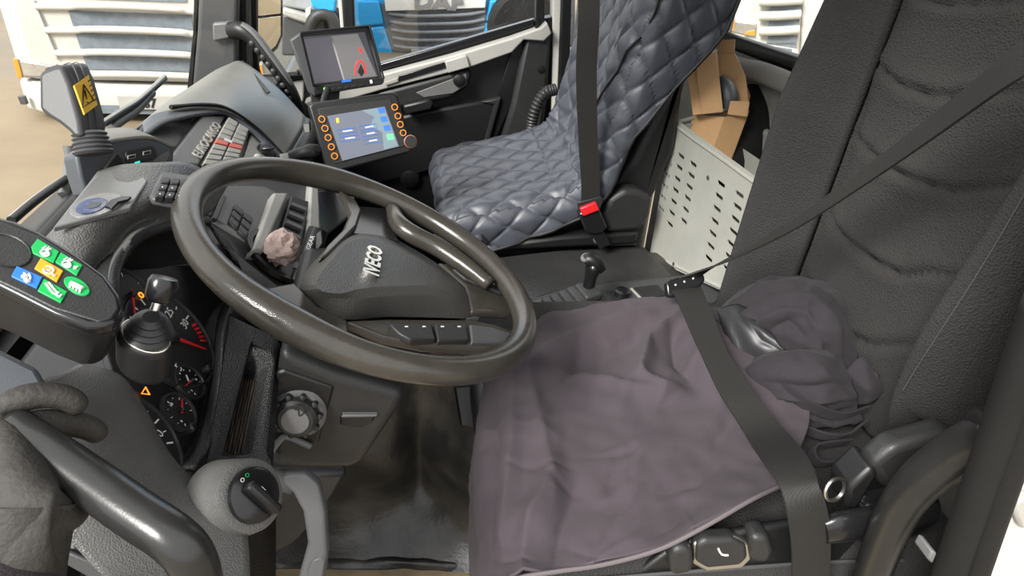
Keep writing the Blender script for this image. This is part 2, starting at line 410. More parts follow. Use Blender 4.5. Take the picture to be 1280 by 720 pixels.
def blue_truck():
    y = 10.5
    T = lambda px, py, dy=0: PY(px, py, y)+V(0, dy, 0)
    xc = T(543, 30).x
    root = thing('truck', 'bright blue truck with dark slatted grille outside the passenger window', 'truck', (xc, y+1, GZ))
    g0, g1 = T(478, 20), T(612, 20)
    hw = 1.22
    out = [V(xc-hw, y+2, 0), V(xc-hw, y+.3, 0), V(xc-hw+.2, y+.03, 0), V(xc+hw-.2, y+.03, 0), V(xc+hw, y+.3, 0), V(xc+hw, y+2, 0)]
    prism('cab_shell', [V(p.x, p.y, -.75) for p in out], (0, 0, 2.9), M['blue'], root, bevel=.04)
    for s in (-1, 1):
        q = [(446, 0), (474, 0), (480, 30), (449, 33)] if s < 0 else [(612, 0), (634, -2), (629, 24), (607, 27)]
        prism('corner_panel', [T(a, b, -.05) for a, b in q], (0, .1, 0), M['blue'], root, bevel=.03, seg=3)
        q = [(447, 35), (480, 32), (495, 78), (462, 80)] if s < 0 else [(607, 28), (629, 25), (629, 60), (600, 60)]
        prism('bumper_corner', [T(a, b, -.05) for a, b in q], (0, .1, 0), M['blue'], root, bevel=.03, seg=3)
    prism('grille_mesh', [T(a, b, -.02) for a, b in ((476, 5), (608, 2), (606, 90), (496, 90))], (0, .06, 0), mat('dark_grille', (.09, .10, .115), .7, bump=.6, bscale=50, var=.2), root, bevel=0)
    lg = mat('grille_slat_grey', (.17, .18, .20), .55, var=.15)
    for i, yy in enumerate((18, 28, 38, 48, 58, 68, 78)):
        a, b = T(486+i*1.5, yy+.5), T(606-i*.5, yy-2)
        tube('grille_slat', [a+V(0, -.02, .02), a*.8+b*.2+V(0, -.07, -.01), a*.5+b*.5+V(0, -.09, -.015), a*.2+b*.8+V(0, -.07, -.01), b+V(0, -.02, .02)], .048, lg, root, n=8, flat=(.55, .5, (0, 0, 1)))
    np_ = prism('name_panel', [T(a, b, -.08) for a, b in ((480, -8), (608, -12), (606, 9), (482, 13))], (0, .07, 0), M['print'], root, bevel=.012)
    kid(text('name_letters', 'DAF', T(547.5, 1.5, -.10), (1, 0, -.008), (0, 0, 1), .30, mat('letter_grey', (.20, .21, .23), .3, metal=.3), root, .012, bold=.012, sx=1.25), np_)
    o = np_.children[0]
    o.scale = (1, 1, 1)
    prism('tow_cover', [T(a, b, -.1) for a, b in ((514, 60), (525, 59), (525, 63), (514, 64))], (0, .03, 0), M['lightgrey'], root)
    for s in (-1, 1):
        lathe('tyre', [(.22, -.14), (.45, -.14), (.5, -.09), (.5, .09), (.45, .14), (.22, .14)], (xc+s*.95, y+1.0, GZ+.5), (1, 0, 0), M['rubber'], root)
blue_truck()

def grey_lorry():
    # the flatbed truck nose seen in the quarter light, left of the blue truck
    y = 6.0
    T = lambda px, py, dy=0: PY(px, py, y)+V(0, dy, 0)
    c = T(390, 40)
    root = thing('truck', 'grey tipper body with black wheel arch beside the blue truck', 'truck', (c.x, y+.5, GZ))
    g = mat('galvanised_grey', (.30, .315, .33), .5, var=.2, vscale=6, dirt=(.2, .19, .17), dirtamt=.6, dscale=4)
    prism('side_body', [T(a, b) for a, b in ((352, -30), (420, -30), (405, 18), (352, 8))], (0, 1.0, 0), g, root, bevel=.02)
    prism('side_guard', [T(a, b, -.05) for a, b in ((354, 8), (388, 18), (386, 30), (354, 18))], (0, .3, 0), M['lightgrey'], root, bevel=.02)
    prism('chassis', [T(a, b) for a, b in ((352, 18), (408, 20), (408, 70), (352, 70))], (0, .8, 0), M['darkgrey'], root, bevel=.02)
    prism('lamp', [T(a, b, -.08) for a, b in ((383, 10), (390, 7), (389, 18), (384, 20))], (0, .06, 0), M['print'], root)
    tube('wheel_arch', [T(388, 60, -.1), T(390, 30, -.1), T(400, 16, -.1), T(414, 18, -.1), T(422, 36, -.1)], .05, M['dark'], root)
    lathe('tyre', [(.12, -.1), (.20, -.1), (.23, -.07), (.23, .07), (.20, .1), (.12, .1)], T(408, 46, .1), (.2, 1, 0), M['rubber'], root)
    prism('front_panel', [T(a, b, -.12) for a, b in ((386, -20), (424, -20), (421, 12), (404, 14), (392, 6))], (0, .1, 0), M['blue'], root, bevel=.02)
    tag(prism('road_kerb', [T(a, b, -.6) for a, b in ((322, 82), (372, 80), (372, 95), (322, 95))], (0, .3, 0), M['offwhite'], None, bevel=.01), 'pale concrete kerb strip outside the passenger quarter light', 'kerb')
grey_lorry()

def dark_vehicle():
    y = 8.2
    T = lambda px, py, dy=0: PY(px, py, y)+V(0, dy, 0)
    c = T(655, 20)
    root = thing('truck', 'dark wheel arch of a vehicle right of the blue truck', 'vehicle', (c.x, y+.5, GZ))
    prism('body', [T(a, b) for a, b in ((636, -30), (720, -30), (720, 60), (632, 60))], (0, 1.0, 0), M['slate'], root, bevel=.05)
    tube('wheel_arch', [T(632, 30, -.05), T(640, 8, -.05), T(652, 0, -.05), T(668, 2, -.05), T(680, 15, -.05), T(684, 40, -.05)], .06, M['grey'], root)
    lathe('tyre', [(.2, -.14), (.40, -.14), (.45, -.09), (.45, .09), (.40, .14), (.2, .14)], T(656, 34, -.05), (.0, 1, 0), M['rubber'], root)
dark_vehicle()

def rear_truck():
    c = P(965, 30, 6.5); n = Vector((CAM.x-c.x, CAM.y-c.y, 0)).normalized(); pl = Plane(c, n)
    root = thing('truck', 'white truck with blue grey slatted grille behind the rear window', 'truck', (c.x, c.y, GZ))
    back = n*-1.4
    prism('cab_shell', pl.many([(880, -60), (1003, -60), (998, 75), (895, 75)], 0), back, M['white'], root, bevel=.04)
    prism('cab_side', pl.many([(1004, -60), (1060, -60), (1055, 95), (999, 95)], -.05), back, M['white'], root, bevel=.02)
    for t, b in ((-12, -1), (5, 17), (23, 35), (46, 54), (57, 63)):
        x0 = 962-(t*.08)
        prism('grille_mesh', pl.many([(x0+2, t), (1003-t*.12, t-1), (1001-t*.12, b-1), (x0, b)], .03), n*-.04, M['mesh'], root, bevel=0)
    for y0 in (2, 20, 39):
        a, b = pl(950, y0, .05), pl(1003-y0*.12, y0-2, .05)
        tube('grille_slat', [a, a*.5+b*.5+n*.03, b], .042, M['white'], root, n=8, sm=4)
    hl = prism('headlight', pl.many([(914, 25), (946, 30), (944, 46), (912, 38)], .03), n*-.05, M['chrome'], root, bevel=.01)
    kid(prism('indicator', pl.many([(914, 25), (919, 25), (917, 38), (912, 37)], .05), n*-.04, M['orange'], root, bevel=0), hl)
    kid(prism('corner_marker', pl.many([(934, 40), (944, 38), (944, 44), (930, 43)], .05), n*-.04, M['orange'], root, bevel=0), hl)
    prism('panel_edge', pl.many([(905, 32), (912, 18), (914, 19), (908, 34)], .03), n*-.04, M['white'], root, bevel=.006)
    prism('bumper', pl.many([(896, 46), (998, 62), (997, 90), (896, 90)], .06), back, M['white'], root, bevel=.03)
    prism('bumper_grille', pl.many([(960, 58), (990, 62), (990, 68), (960, 64)], .08), n*-.03, M['mesh'], root, bevel=0)
rear_truck()
# ------------------------------------------------------------------ cab shell
YD, YP, XB, ZR = .12, 2.05, .92, 1.85       # door opening plane, passenger side, rear wall, roof
def S(o): return tag(o, kind='structure')
fl = S(box('floor', (.19, 1.10, -.02), 1.5, 1.99, .04, M['rubber'], bevel=0))
S(box('wall_front', (-.545, 1.085, .36), .03, 1.93, .72, M['black'], bevel=0))
ce = S(box('ceiling', (.3, 1.08, ZR+.02), 1.25, 1.95, .04, M['lightgrey'], bevel=0))
# rear wall with window
PW = Plane((XB, 0, 0), (-1, 0, 0))
w0, w1, w2, w3 = PW(890, 45), PW(1010, 86), V(XB, PW(1010, 86).y-.35, 1.55), V(XB, PW(890, 45).y, 1.55)
w2.y = w1.y-.30; w1e = V(XB, w2.y, w1.z+.02)
wb = S(holed('wall_back', [V(XB, YP, 0), V(XB, YD, 0), V(XB, YD, ZR), V(XB, YP, ZR)], [w0, w1e, w2, w3], (.06, 0, 0), M['wall'], floor=False, bevel=.012, seg=3))
win = S(thing('window_1', None, None, (XB, w0.y, w0.z)))
def rrect(a, b, c, d, r=.05, n=4):
    out = []; L = [a, b, c, d]
    for i in range(4):
        p, q, s = L[i-1], L[i], L[(i+1) % 4]
        u1 = (p-q).normalized()*r; u2 = (s-q).normalized()*r
        for k in range(n+1):
            t = k/n; out.append((q+u1)*(1-t)**2+q*2*t*(1-t)+(q+u2)*t*t)
    return out
tube('window_seal', [p+V(.012, 0, 0) for p in rrect(w0, w1e, w2, w3)], .022, M['black'], win, closed=True, sm=2, n=8)
prism('window_pane', [p+V(.03, 0, 0) for p in (w0, w1e, w2, w3)], (.004, 0, 0), M['glass'], win, bevel=0)
# ledge and lower lining on the rear wall
l0, l1 = PW(868, 62), PW(1010, 118)
tube('lining_ledge', [PW(862, 55)+V(-.02, 0, 0), PW(880, 66)+V(-.02, 0, 0), PW(930, 84)+V(-.02, 0, 0), PW(1010, 112)+V(-.02, 0, 0), V(XB-.02, .2, PW(1010, 112).z)], .03, M['lightgrey'], wb, flat=(.5, .9, (1, 0, 0)))
prism('lining_panel', [PW(a, b)+V(-.025, 0, 0) for a, b in ((934, 146), (985, 172), (960, 235), (918, 240))], (.025, 0, 0), M['wall'], wb, bevel=.01)
lathe('lining_clip', [(.008, 0), (.008, .006), (.004, .01)], PW(985, 148)+V(-.002, 0, 0), (-1, 0, 0), M['lightgrey'], wb, n=10)
prism('lower_shelf', [PZ(a, b, .60) for a, b in ((905, 205), (950, 196), (985, 220), (950, 240))], (0, 0, -.02), M['wall'], wb, bevel=.004)

# passenger side: door with window, pillar
PD = Plane((0, YP, 0), (0, -1, 0))
def pd(L, up=0): return PD.many(L, up)
dr = S(thing('door_1', None, None, (.2, YP, 0)))
sillL, sillR = PD(436, 92), PD(676, 24)
pL = PD(318, 100)
# lower dark skin
prism('door_skin', [V(pL.x-.1, YP, 0.02), V(sillR.x+.10, YP, .02), V(sillR.x+.10, YP, sillR.z+.02), V(sillR.x, YP, sillR.z), V(sillL.x, YP, sillL.z), V(pL.x-.1, YP, sillL.z-.03)], (0, .05, 0), M['black'], dr, bevel=.004)
prism('beltline_seal', pd([(440, 90), (668, 24), (668, 33), (440, 99)], .012), (0, .03, 0), M['blacksmooth'], dr, bevel=.004)
prism('upper_trim', pd([(380, 128), (440, 104), (480, 93), (560, 72), (640, 48), (676, 35), (684, 28), (690, 42), (680, 52), (655, 50), (640, 66), (586, 85), (480, 112), (390, 138)], .05), (0, .05, 0), M['lightgrey'], dr, bevel=.005, seg=3)
prism('grip_slot', pd([(498, 95), (556, 78), (559, 84), (498, 102)], .056), (0, .02, 0), M['blacksmooth'], dr, bevel=.002)
prism('grip_end', pd([(556, 77), (583, 69), (588, 84), (560, 92)], .062), (0, .02, 0), M['lightgrey'], dr, bevel=.004)
prism('window_switch', pd([(481, 103), (497, 98), (498, 102), (482, 107)], .058), (0, .01, 0), M['buttongrey'], dr, bevel=.001)
prism('armrest', pd([(470, 116), (586, 86), (590, 96), (583, 112), (562, 124), (500, 136), (470, 140)], .045), (0, .06, 0), M['dark'], dr, bevel=.02, seg=3)
prism('handle_recess', pd([(520, 116), (583, 92), (584, 106), (566, 117), (530, 122)], .048), (0, .01, 0), M['grey'], dr, bevel=.002)
lathe('door_lock', [(.02, 0), (.02, .01), (.012, .014)], PD(574, 100, .05), (0, -1, 0), M['black'], dr, n=16)
prism('door_pull', pd([(503, 132), (536, 124), (543, 130), (540, 138), (506, 145)], .075), (0, .06, 0), M['black'], dr, bevel=.008)
prism('map_pocket', pd([(440, 160), (520, 140), (625, 122), (622, 140), (606, 195), (560, 210), (440, 240)], .02), (0, .03, 0), M['black'], dr, bevel=.012)
prism('pocket_lip', pd([(600, 128), (627, 122), (608, 192), (601, 193), (618, 131)], .03), (0, .03, 0), M['dark'], dr, bevel=.006)
prism('rear_trim', pd([(656, 49), (690, 35), (684, 130), (672, 200), (620, 200), (640, 130)], .035), (0, .05, 0), M['dark'], dr, bevel=.015)
prism('trim_step', pd([(640, 60), (656, 50), (640, 130), (612, 192), (600, 192)], .015), (0, .04, 0), M['blacksmooth'], dr, bevel=.004)
lathe('screw_cover', [(.012, 0), (.012, .004), (.006, .005)], PD(676, 86, .036), (0, -1, 0), M['black'], dr, n=14)
lathe('lock_button', [(.006, 0), (.005, .03), (.007, .035)], PD(671, 36, .03), (0, 0, 1), M['black'], dr, n=10)
lathe('speaker_cover', [(.034, 0), (.034, .008), (.026, .012)], PD(512, 222, .01), (0, -1, 0), M['black'], dr, n=20)
# window frames of the door
prism('quarter_bar', pd([(425, -40), (441, -40), (444, 50), (447, 92), (432, 96)], .02), (0, .04, 0), M['black'], dr, bevel=.006)
prism('quarter_bar_face', pd([(419, -40), (425, -40), (432, 60), (428, 62)], .02), (0, .04, 0), M['offwhite'], dr, bevel=.003)
prism('rear_frame', pd([(671, -40), (681, -40), (681, 30), (670, 34)], .02), (0, .04, 0), M['black'], dr, bevel=.004)
wp = prism('window_pane', pd([(318, -60), (676, -60), (676, 30), (440, 96), (318, 100)], -.02), (0, .004, 0), M['glass'], dr, bevel=0)
tube('front_seal', pd([(316, -40), (318, 60), (322, 92), (332, 98), (372, 94), (440, 88)], .01), .012, M['black'], dr, n=8)
prism('front_frame', pd([(301, -40), (313, -40), (315, 96), (330, 106), (380, 100), (380, 128), (340, 132), (300, 100)], .005), (0, .05, 0), M['offwhite'], dr, bevel=.006)
bp = S(prism('trim_1', pd([(691, -40), (703, -40), (699, 80), (694, 200), (688, 200), (691, 60)], .01), (0, .05, 0), M['offwhite'], None, bevel=.004))
bp2 = S(prism('trim_2', pd([(703, -40), (716, -40), (711, 120), (704, 220), (694, 220), (700, 80)], .02), (0, .05, 0), M['black'], None, bevel=.004))
S(box('wall_right', (.74, YP+.03, .9), .36, .04, 1.8, M['wall'], bevel=0))
# front pillar beyond the passenger dash
PA = Plane((0, 1.92, 0), (0, -1, 0))
S(prism('trim_3', PA.many([(250, -60), (300, -60), (297, 40), (297, 110), (240, 110), (246, 40)]), (.0, .07, 0), M['darkgrey'], None, bevel=.012, seg=3))
S(prism('trim_4', PA.many([(244, -60), (251, -60), (246, 40), (241, 110), (233, 118), (241, 40)], -.02), (.0, .04, 0), M['rubber'], None, bevel=.003))
S(prism('trim_5', PA.many([(297, -60), (307, -60), (308, 90), (296, 110)], -.03), (.0, .05, 0), M['rubber'], None, bevel=.004))

# windscreen
G = []
for k in range(5):
    t = k/4; row = []
    for j in range(9):
        s = j/8; yy = .12+s*1.88; bow = .09*(1-(2*s-1)**2)
        row.append(V(-.50-bow+t*.24+t*bow*.3, yy, .74+t*1.10))
    G.append(row)
ws = S(thing('window_2', None, None, (-.5, 1.0, .74)))
grid_mesh('windscreen_pane', G, M['glass'], ws)
tube('windscreen_seal', [r for r in G[0]], .018, M['rubber'], ws, sm=2, n=8)
cowl = []
for j in range(9):
    s = j/8; yy = .1+s*1.95; bow = .09*(1-(2*s-1)**2)
    cowl.append([V(-.515-bow, yy, .745), V(-.60-bow, yy, .70), V(-.66-bow, yy, .62), V(-.68-bow, yy, .2)])
S(tag(patch('trim_6', cowl, M['black'], None, nu=2, nv=2, solid=.01), kind='structure'))
# ------------------------------------------------------------------ passenger seat
def passenger_seat():
    root = thing('passenger_seat', 'passenger seat under a quilted slate grey cover', 'seat', (.35, 1.52, 0))
    prof = spline([V(.105, 0, .475), V(.085, 0, .51), V(.088, 0, .555), V(.14, 0, .585), V(.24, 0, .605), V(.34, 0, .63), V(.415, 0, .66), V(.455, 0, .72), V(.478, 0, .82), V(.51, 0, .98), V(.545, 0, 1.15), V(.58, 0, 1.35), V(.60, 0, 1.5)], 22)
    # remaining profile arc length
    arc = [0]
    for a, b in zip(prof, prof[1:]): arc.append(arc[-1]+(b-a).length)
    NC = 190; G = []
    for i, p in enumerate(prof):
        t = (prof[min(i+1, len(prof)-1)]-prof[max(i-1, 0)]).normalized(); n = V(-t.z, 0, t.x)
        if n.z < 0 and t.x > 0: n = -n
        A = arc[i]/arc[-1]
        # how far the cover wraps down the near / far flank
        wrapn = .085 if A < .12 else (.085-.055*min(1, (A-.12)/.28) if A < .45 else .03+.13*min(1, (A-.45)/.22))
        wrapf = .10 if A < .3 else .05
        wmid = 1.0-.05*max(0, (A-.5))
        row = []
        for j in range(NC+1):
            s = j/NC*1.0
            u = -wrapn-.02 + s*(.50+wrapn+wrapf+.04)       # unrolled across coordinate, 0..0.5 is the top
            if u < 0:
                k = min(1, -u/.03); y = 1.275-.012*math.sin(k*math.pi/2); dn = u*.98
            elif u > .5:
                k = min(1, (u-.5)/.03); y = 1.775+.012*math.sin(k*math.pi/2); dn = -(u-.5)
            else:
                y = 1.275+u; e = min(u, .5-u); dn = -.03*max(0, 1-e/.035)**2
                bol = math.exp(-((e-.07)/.05)**2); dn += .022*bol*(1 if A > .35 else .4)
            y = 1.525+(y-1.525)*wmid
            # quilting puffs
            a = arc[i]; L = .078
            q = abs(math.sin(math.pi*(a*.8+u)/L))*abs(math.sin(math.pi*(a*.8-u)/L))
            pf = .010*(q**.40)
            w = V(a, u, 0)
            pf += .004*noise.noise(V(a*9, u*22, 3.1)) + .003*noise.noise(V(a*30, u*12, 7))
            # gathers across the seat where the cover bunches at the crease
            g = math.exp(-((a-.50)/.10)**2)
            pf += g*.007*noise.noise(V(a*55, u*7, 1.7))
            sd = min(abs(math.sin(math.pi*(a*.8+u)/L)), abs(math.sin(math.pi*(a*.8-u)/L)))
            pf -= .003*math.exp(-(sd/.10)**2)
            if u < 0: k = min(1, -u/.03); pos = V(p.x, y-pf*k, p.z)+n*(dn+pf*(1-k))
            elif u > .5: k = min(1, (u-.5)/.03); pos = V(p.x, y+pf*k, p.z)+n*(dn+pf*(1-k))
            else: pos = V(p.x, y, p.z)+n*(dn+pf)
            row.append(pos)
        G.append(row)
    cv = grid_mesh('seat_cover', G, M['quilt'], root, angle=180, solid=.006)
    # piping seams running over cover
    for u in (0.0,):
        j = int((.12)/(.66)*NC)
    hem = [G[i][1]+V(0, -.003, 0) for i in range(0, len(G), 6)]
    kid(tube('hem', hem, .004, M['black'], root, n=6, sm=1), cv)
    seam = [G[i][min(NC, int(NC*((.16+.02)/(.50+.16+.05+.04))*.95))]+V(-.004, -.006, 0) for i in range(150, len(G), 6)]
    kid(tube('seam', seam, .0035, M['black'], root, n=6, sm=1), cv)
    # structure below and behind the cover
    P1 = Plane((0, 1.30, 0), (0, -1, 0))
    prism('back_shell', P1.many([(756, 245), (785, 200), (838, 95), (862, -60), (905, -60), (856, 120), (846, 190), (815, 258)]), (0, .46, 0), M['black'], root, bevel=.03, seg=3)
    prism('cushion_pan', P1.many([(600, 306), (640, 278), (735, 240), (770, 238), (790, 292), (640, 302)]), (0, .46, 0), M['black'], root, bevel=.02, seg=3)
    P2 = Plane((0, 1.255, 0), (0, -1, 0))
    prism('recliner_cover', P2.many([(752, 268), (762, 248), (782, 236), (798, 238), (816, 246), (812, 272), (800, 290), (758, 292)]), (0, .05, 0), M['dark'], root, bevel=.014, seg=3)
    prism('seat_base', P2.many([(622, 306), (700, 296), (800, 290), (796, 306), (622, 314)]), (0, .5, 0), M['black'], root, bevel=.01)
    prism('pedestal', [V(.14, 1.30, .0), V(.60, 1.30, .0), V(.60, 1.74, .0), V(.14, 1.74, .0)], (0, 0, .5), M['black'], root, bevel=.01)
    lathe('bolt', [(.012, 0), (.012, .006), (.006, .008)], P2(747, 298, .004), (0, -1, 0), M['grey'], root, n=12)
    # ribbed hand loop on far flank
    P3 = Plane((0, 1.82, 0), (0, -1, 0))
    pts = P3.many([(694, 112), (682, 116), (672, 130), (666, 148), (664, 162)])
    tube('side_loop', pts, .016, M['black'], root)
    sp_ = spline(pts, 4)
    for k, p in enumerate(sp_): 
        t = (sp_[min(k+1, len(sp_)-1)]-sp_[max(k-1, 0)])
        lathe('loop_rib', [(.017, -.004), (.019, 0), (.017, .004)], p, t, M['dark'], root, n=10)
    return root
passenger_seat()

def passenger_belt():
    PB = Plane((0, 1.235, 0), (0, -1, 0))
    root = thing('seat_belt', 'charcoal seat belt hanging down the passenger seat with red buckle', 'seat belt', PB(740, 285))
    q = [PB(738, -70)+V(0, .02, 0), PB(736, 20), PB(733, 90), PB(735, 170), PB(738, 225), PB(738, 250)]
    ribbon('webbing', q, [V(1, 0, -.05)]*3+[V(1, .1, 0)]*3, .046, .0022, M['belt'], root)
    prism('tongue', PB.many([(722, 253), (752, 246), (754, 252), (750, 262), (728, 266), (723, 260)], .006), (0, .008, 0), M['dark'], root, bevel=.002)
    bk = prism('buckle', PB.many([(723, 268), (748, 258), (760, 284), (754, 292), (742, 294), (732, 290)], .008), (0, .03, 0), M['blacksmooth'], root, bevel=.005)
    kid(prism('release_button', PB.many([(725, 261), (745, 253), (750, 263), (729, 271)], .014), (0, .02, 0), M['red'], root, bevel=.003), bk)
    ribbon('buckle_stalk', [PB(746, 290), PB(752, 300), PB(756, 308)], V(1, 0, 0), .03, .004, M['black'], root)
passenger_belt()

# ------------------------------------------------------------------ driver seat
def driver_seat():
    root = thing('driver_seat', 'driver seat in dark woven fabric with contoured backrest', 'seat', (.4, .56, 0))
    ys = [.86, .845, .79, .735, .65, .57, .49, .42, .37, .325, .30]
    def xf(y, z):
        base = .70+.03*(z-.62)                  # middle panel
        lean = .02*(z-.9)
        far = math.exp(-((y-.83)/.055)**2); near = math.exp(-((y-.350)/.050)**2)
        dz = .075 if z < 1.0 else .075-.04*min(1, (z-1)/.25)
        x = base-dz*far - (.078+.03*math.exp(-((z-.76)/.18)**2))*near
        if y > .84: x += .05
        if y < .31: x += .04
        return x+lean
    zs = [.60+.007*k for k in range(139)]
    yy = [.872, .868, .86]+[.85-.55*k/130 for k in range(131)]+[.292, .288, .286]
    # horizontal quilting channels on the centre panel, sagging in a shallow wave
    def groove(y, z):
        h = 0
        if .42 < y < .745:
            s = (y-.42)/.325
            for z0 in (.70, .80, .925, 1.06, 1.20):
                zc = z0 - .035*math.sin(math.pi*s)*1.0 + .03*s + .018*math.cos(3*math.pi*s)
                d = (z-zc)/.011
                h -= .0075*math.exp(-d*d)*min(1, (y-.42)/.03, (.745-y)/.03)
                h += .004*math.exp(-((z-zc-.03)/.02)**2)*min(1, (y-.42)/.03, (.745-y)/.03)
        for ysm in (.745, .42): h -= .006*math.exp(-((y-ysm)/.006)**2)
        return h
    SE = [[(1130, -40), (1150, -4), (1185, 6), (1280, 4)], [(1092, 72), (1110, 92), (1132, 110), (1180, 122), (1300, 112)], [(1066, 165), (1092, 192), (1108, 208), (1150, 228), (1192, 240), (1290, 230)],
          [(1034, 256), (1046, 285), (1064, 305), (1100, 330), (1130, 345), (1162, 340), (1210, 350)], [(1005, 340), (1030, 385), (1060, 418), (1090, 432), (1150, 430)]]
    seams = folds([(q, -.013, 4.0) for q in SE]+[([(a-3, b-14) for a, b in q], .007, 13) for q in SE]+[([(a-6, b+13) for a, b in q], .004, 12) for q in SE]
                  +[([(1100, -40), (1100, 0), (1090, 75), (1070, 170), (1030, 270), (1000, 345), (985, 390)], -.008, 4), ([(1330, 130), (1280, 220), (1200, 370), (1120, 500), (1090, 548)], -.012, 5)])
    def build(name, y0, y1, mt):
        Y = [y for y in yy if y1-1e-6 <= y <= y0+1e-6]
        G = []
        for z in zs:
            row = []
            for y in Y:
                x = xf(y, z)
                if y > .852: x += (y-.852)*7
                if y < .298: x += (.298-y)*5
                # rounded lower end of the bolsters
                zz = z
                if y < .415:
                    k = min(1, (.415-y)/.07); lo = .60+.135*k; zz = lo+(z-.60)*(1.566-lo)/.966
                    x += .05*math.exp(-((zz-lo)/.02))*k
                row.append(V(x, y, zz))
            G.append(row)
        return grid_mesh(name, G, mt, root, angle=180, solid=.02, soff=1, disp=seams if name == 'backrest_panel' else None)
    o = build('backrest_panel', .75, .415, M['seatfab2'])
    o2 = build('far_bolster', .872, .743, M['seatfab'])
    o3 = build('near_bolster', .423, .286, M['seatfab'])
    # contrast stitching on near bolster
    st = [V(xf(.335, z)-.0208, .335, z) for z in [.80+.03*k for k in range(20)]]
    kid(tube('stitching', st, .0007, M['darkgrey'], root, n=5, sm=2), o3)
    # back core
    prism('back_core', [V(.78, .30, .58), V(.84, .30, .58), V(.88, .30, 1.55), V(.80, .30, 1.55)], (0, .55, 0), M['black'], root, bevel=.02)
    # cushion
    cu = []
    for (x, z) in ((.075, .50), (.07, .56), (.085, .605), (.13, .628), (.3, .63), (.5, .625), (.62, .615), (.72, .60)):
        z -= .012; x = max(x, .0)*.92+.055
        cu.append([V(x, .262, z-.09), V(x, .258, z-.05), V(x, .27, z-.012), V(x, .31, z+.002), V(x, .56, z-.004), V(x, .80, z+.002), V(x, .84, z-.012), V(x, .85, z-.09)])
    cs = patch('seat_cushion', cu, M['seatfab'], root, nu=5, nv=5, angle=180)
    ed = [V(x, .2595, z-.035) for (x, z) in ((.085, .605), (.13, .628), (.3, .63), (.5, .625), (.62, .615))]
    kid(tube('piping', ed, .0025, M['darkgrey'], root, n=6), cs)
    prism('seat_pan', [V(.10, .275, .50), V(.72, .275, .50), V(.72, .275, .56), V(.10, .275, .56)], (0, .56, 0), M['black'], root, bevel=.02)
    # side control strip with lift button
    PS = Plane((0, .262, 0), (0, -1, 0))
    prism('side_shield', PS.many([(800, 716), (838, 688), (870, 676), (960, 660), (1060, 645), (1080, 668), (1040, 712), (960, 730), (800, 750)]), (0, .012, 0), M['black'], root, bevel=.005, seg=3)
    b = prism('lift_button', PS.many([(870, 684), (882, 676), (918, 674), (934, 682), (936, 698), (926, 708), (884, 712), (870, 704)], .012), (0, .02, 0), M['dark'], root, bevel=.006, seg=3)
    kid(prism('button_rim', PS.many([(866, 682), (880, 673), (920, 671), (937, 680), (940, 699), (928, 711), (882, 715), (867, 706)], .008), (0, .01, 0), M['chrome'], root, bevel=.003), b)
    kid(tube('seat_symbol', PS.many([(898, 686), (902, 693), (910, 694)], .0345), .0012, M['print'], root, n=6, sm=2), b)
    prism('lever_knob', PS.many([(838, 700), (840, 690), (858, 684), (868, 690), (868, 716), (840, 722)], .016), (0, .03, 0), M['dark'], root, bevel=.008, seg=3)
    prism('lever_knob', PS.many([(940, 674), (962, 670), (970, 690), (960, 706), (940, 704)], .016), (0, .03, 0), M['dark'], root, bevel=.008, seg=3)
    # recliner lever
    PL = Plane((0, .235, 0), (0, -1, 0))
    tube('recline_lever', PL.many([(1030, 664), (1052, 658), (1090, 652), (1130, 645), (1165, 640)]), [.018, .022, .022, .022, .018], M['blacksmooth'], root, n=14, flat=(1.1, .6, (0, 0, 1)))
    prism('recliner_bracket', PL.many([(1088, 584), (1118, 560), (1188, 540), (1202, 548), (1142, 590), (1108, 616)], -.01), (0, .03, 0), M['dark'], root, bevel=.01, seg=3)
    prism('hinge_arm', PL.many([(1060, 612), (1092, 584), (1100, 592), (1074, 636), (1058, 640)], -.01), (0, .04, 0), M['black'], root, bevel=.006)
    lathe('anchor_ring', [(.012, -.002), (.0142, -.002), (.0152, 0), (.0142, .002), (.012, .002), (.012, -.002)], PL(1044, 612, .0), (.2, -1, .3), M['chrome'], root, n=24, cap=False)
    prism('suspension_cover', [P(562, 478, 1.18), P(602, 476, 1.18), P(602, 540, 1.18), P(572, 538, 1.18)], V(.1, .05, 0), M['black'], root, bevel=.01)
    prism('lower_skirt', PL.many([(1080, 640), (1180, 622), (1190, 650), (1150, 680), (1070, 690)], -.03), (0, .04, 0), M['blacksmooth'], root, bevel=.02, seg=3)
    # pedestal
    prism('pedestal', [V(.16, .36, 0), V(.62, .36, 0), V(.62, .76, 0), V(.16, .76, 0)], (0, 0, .52), M['black'], root, bevel=.01)
    tube('bellows', [V(.39, .56, .05), V(.39, .56, .45)], .28, M['rubber'], root, n=4, sm=1)
driver_seat()

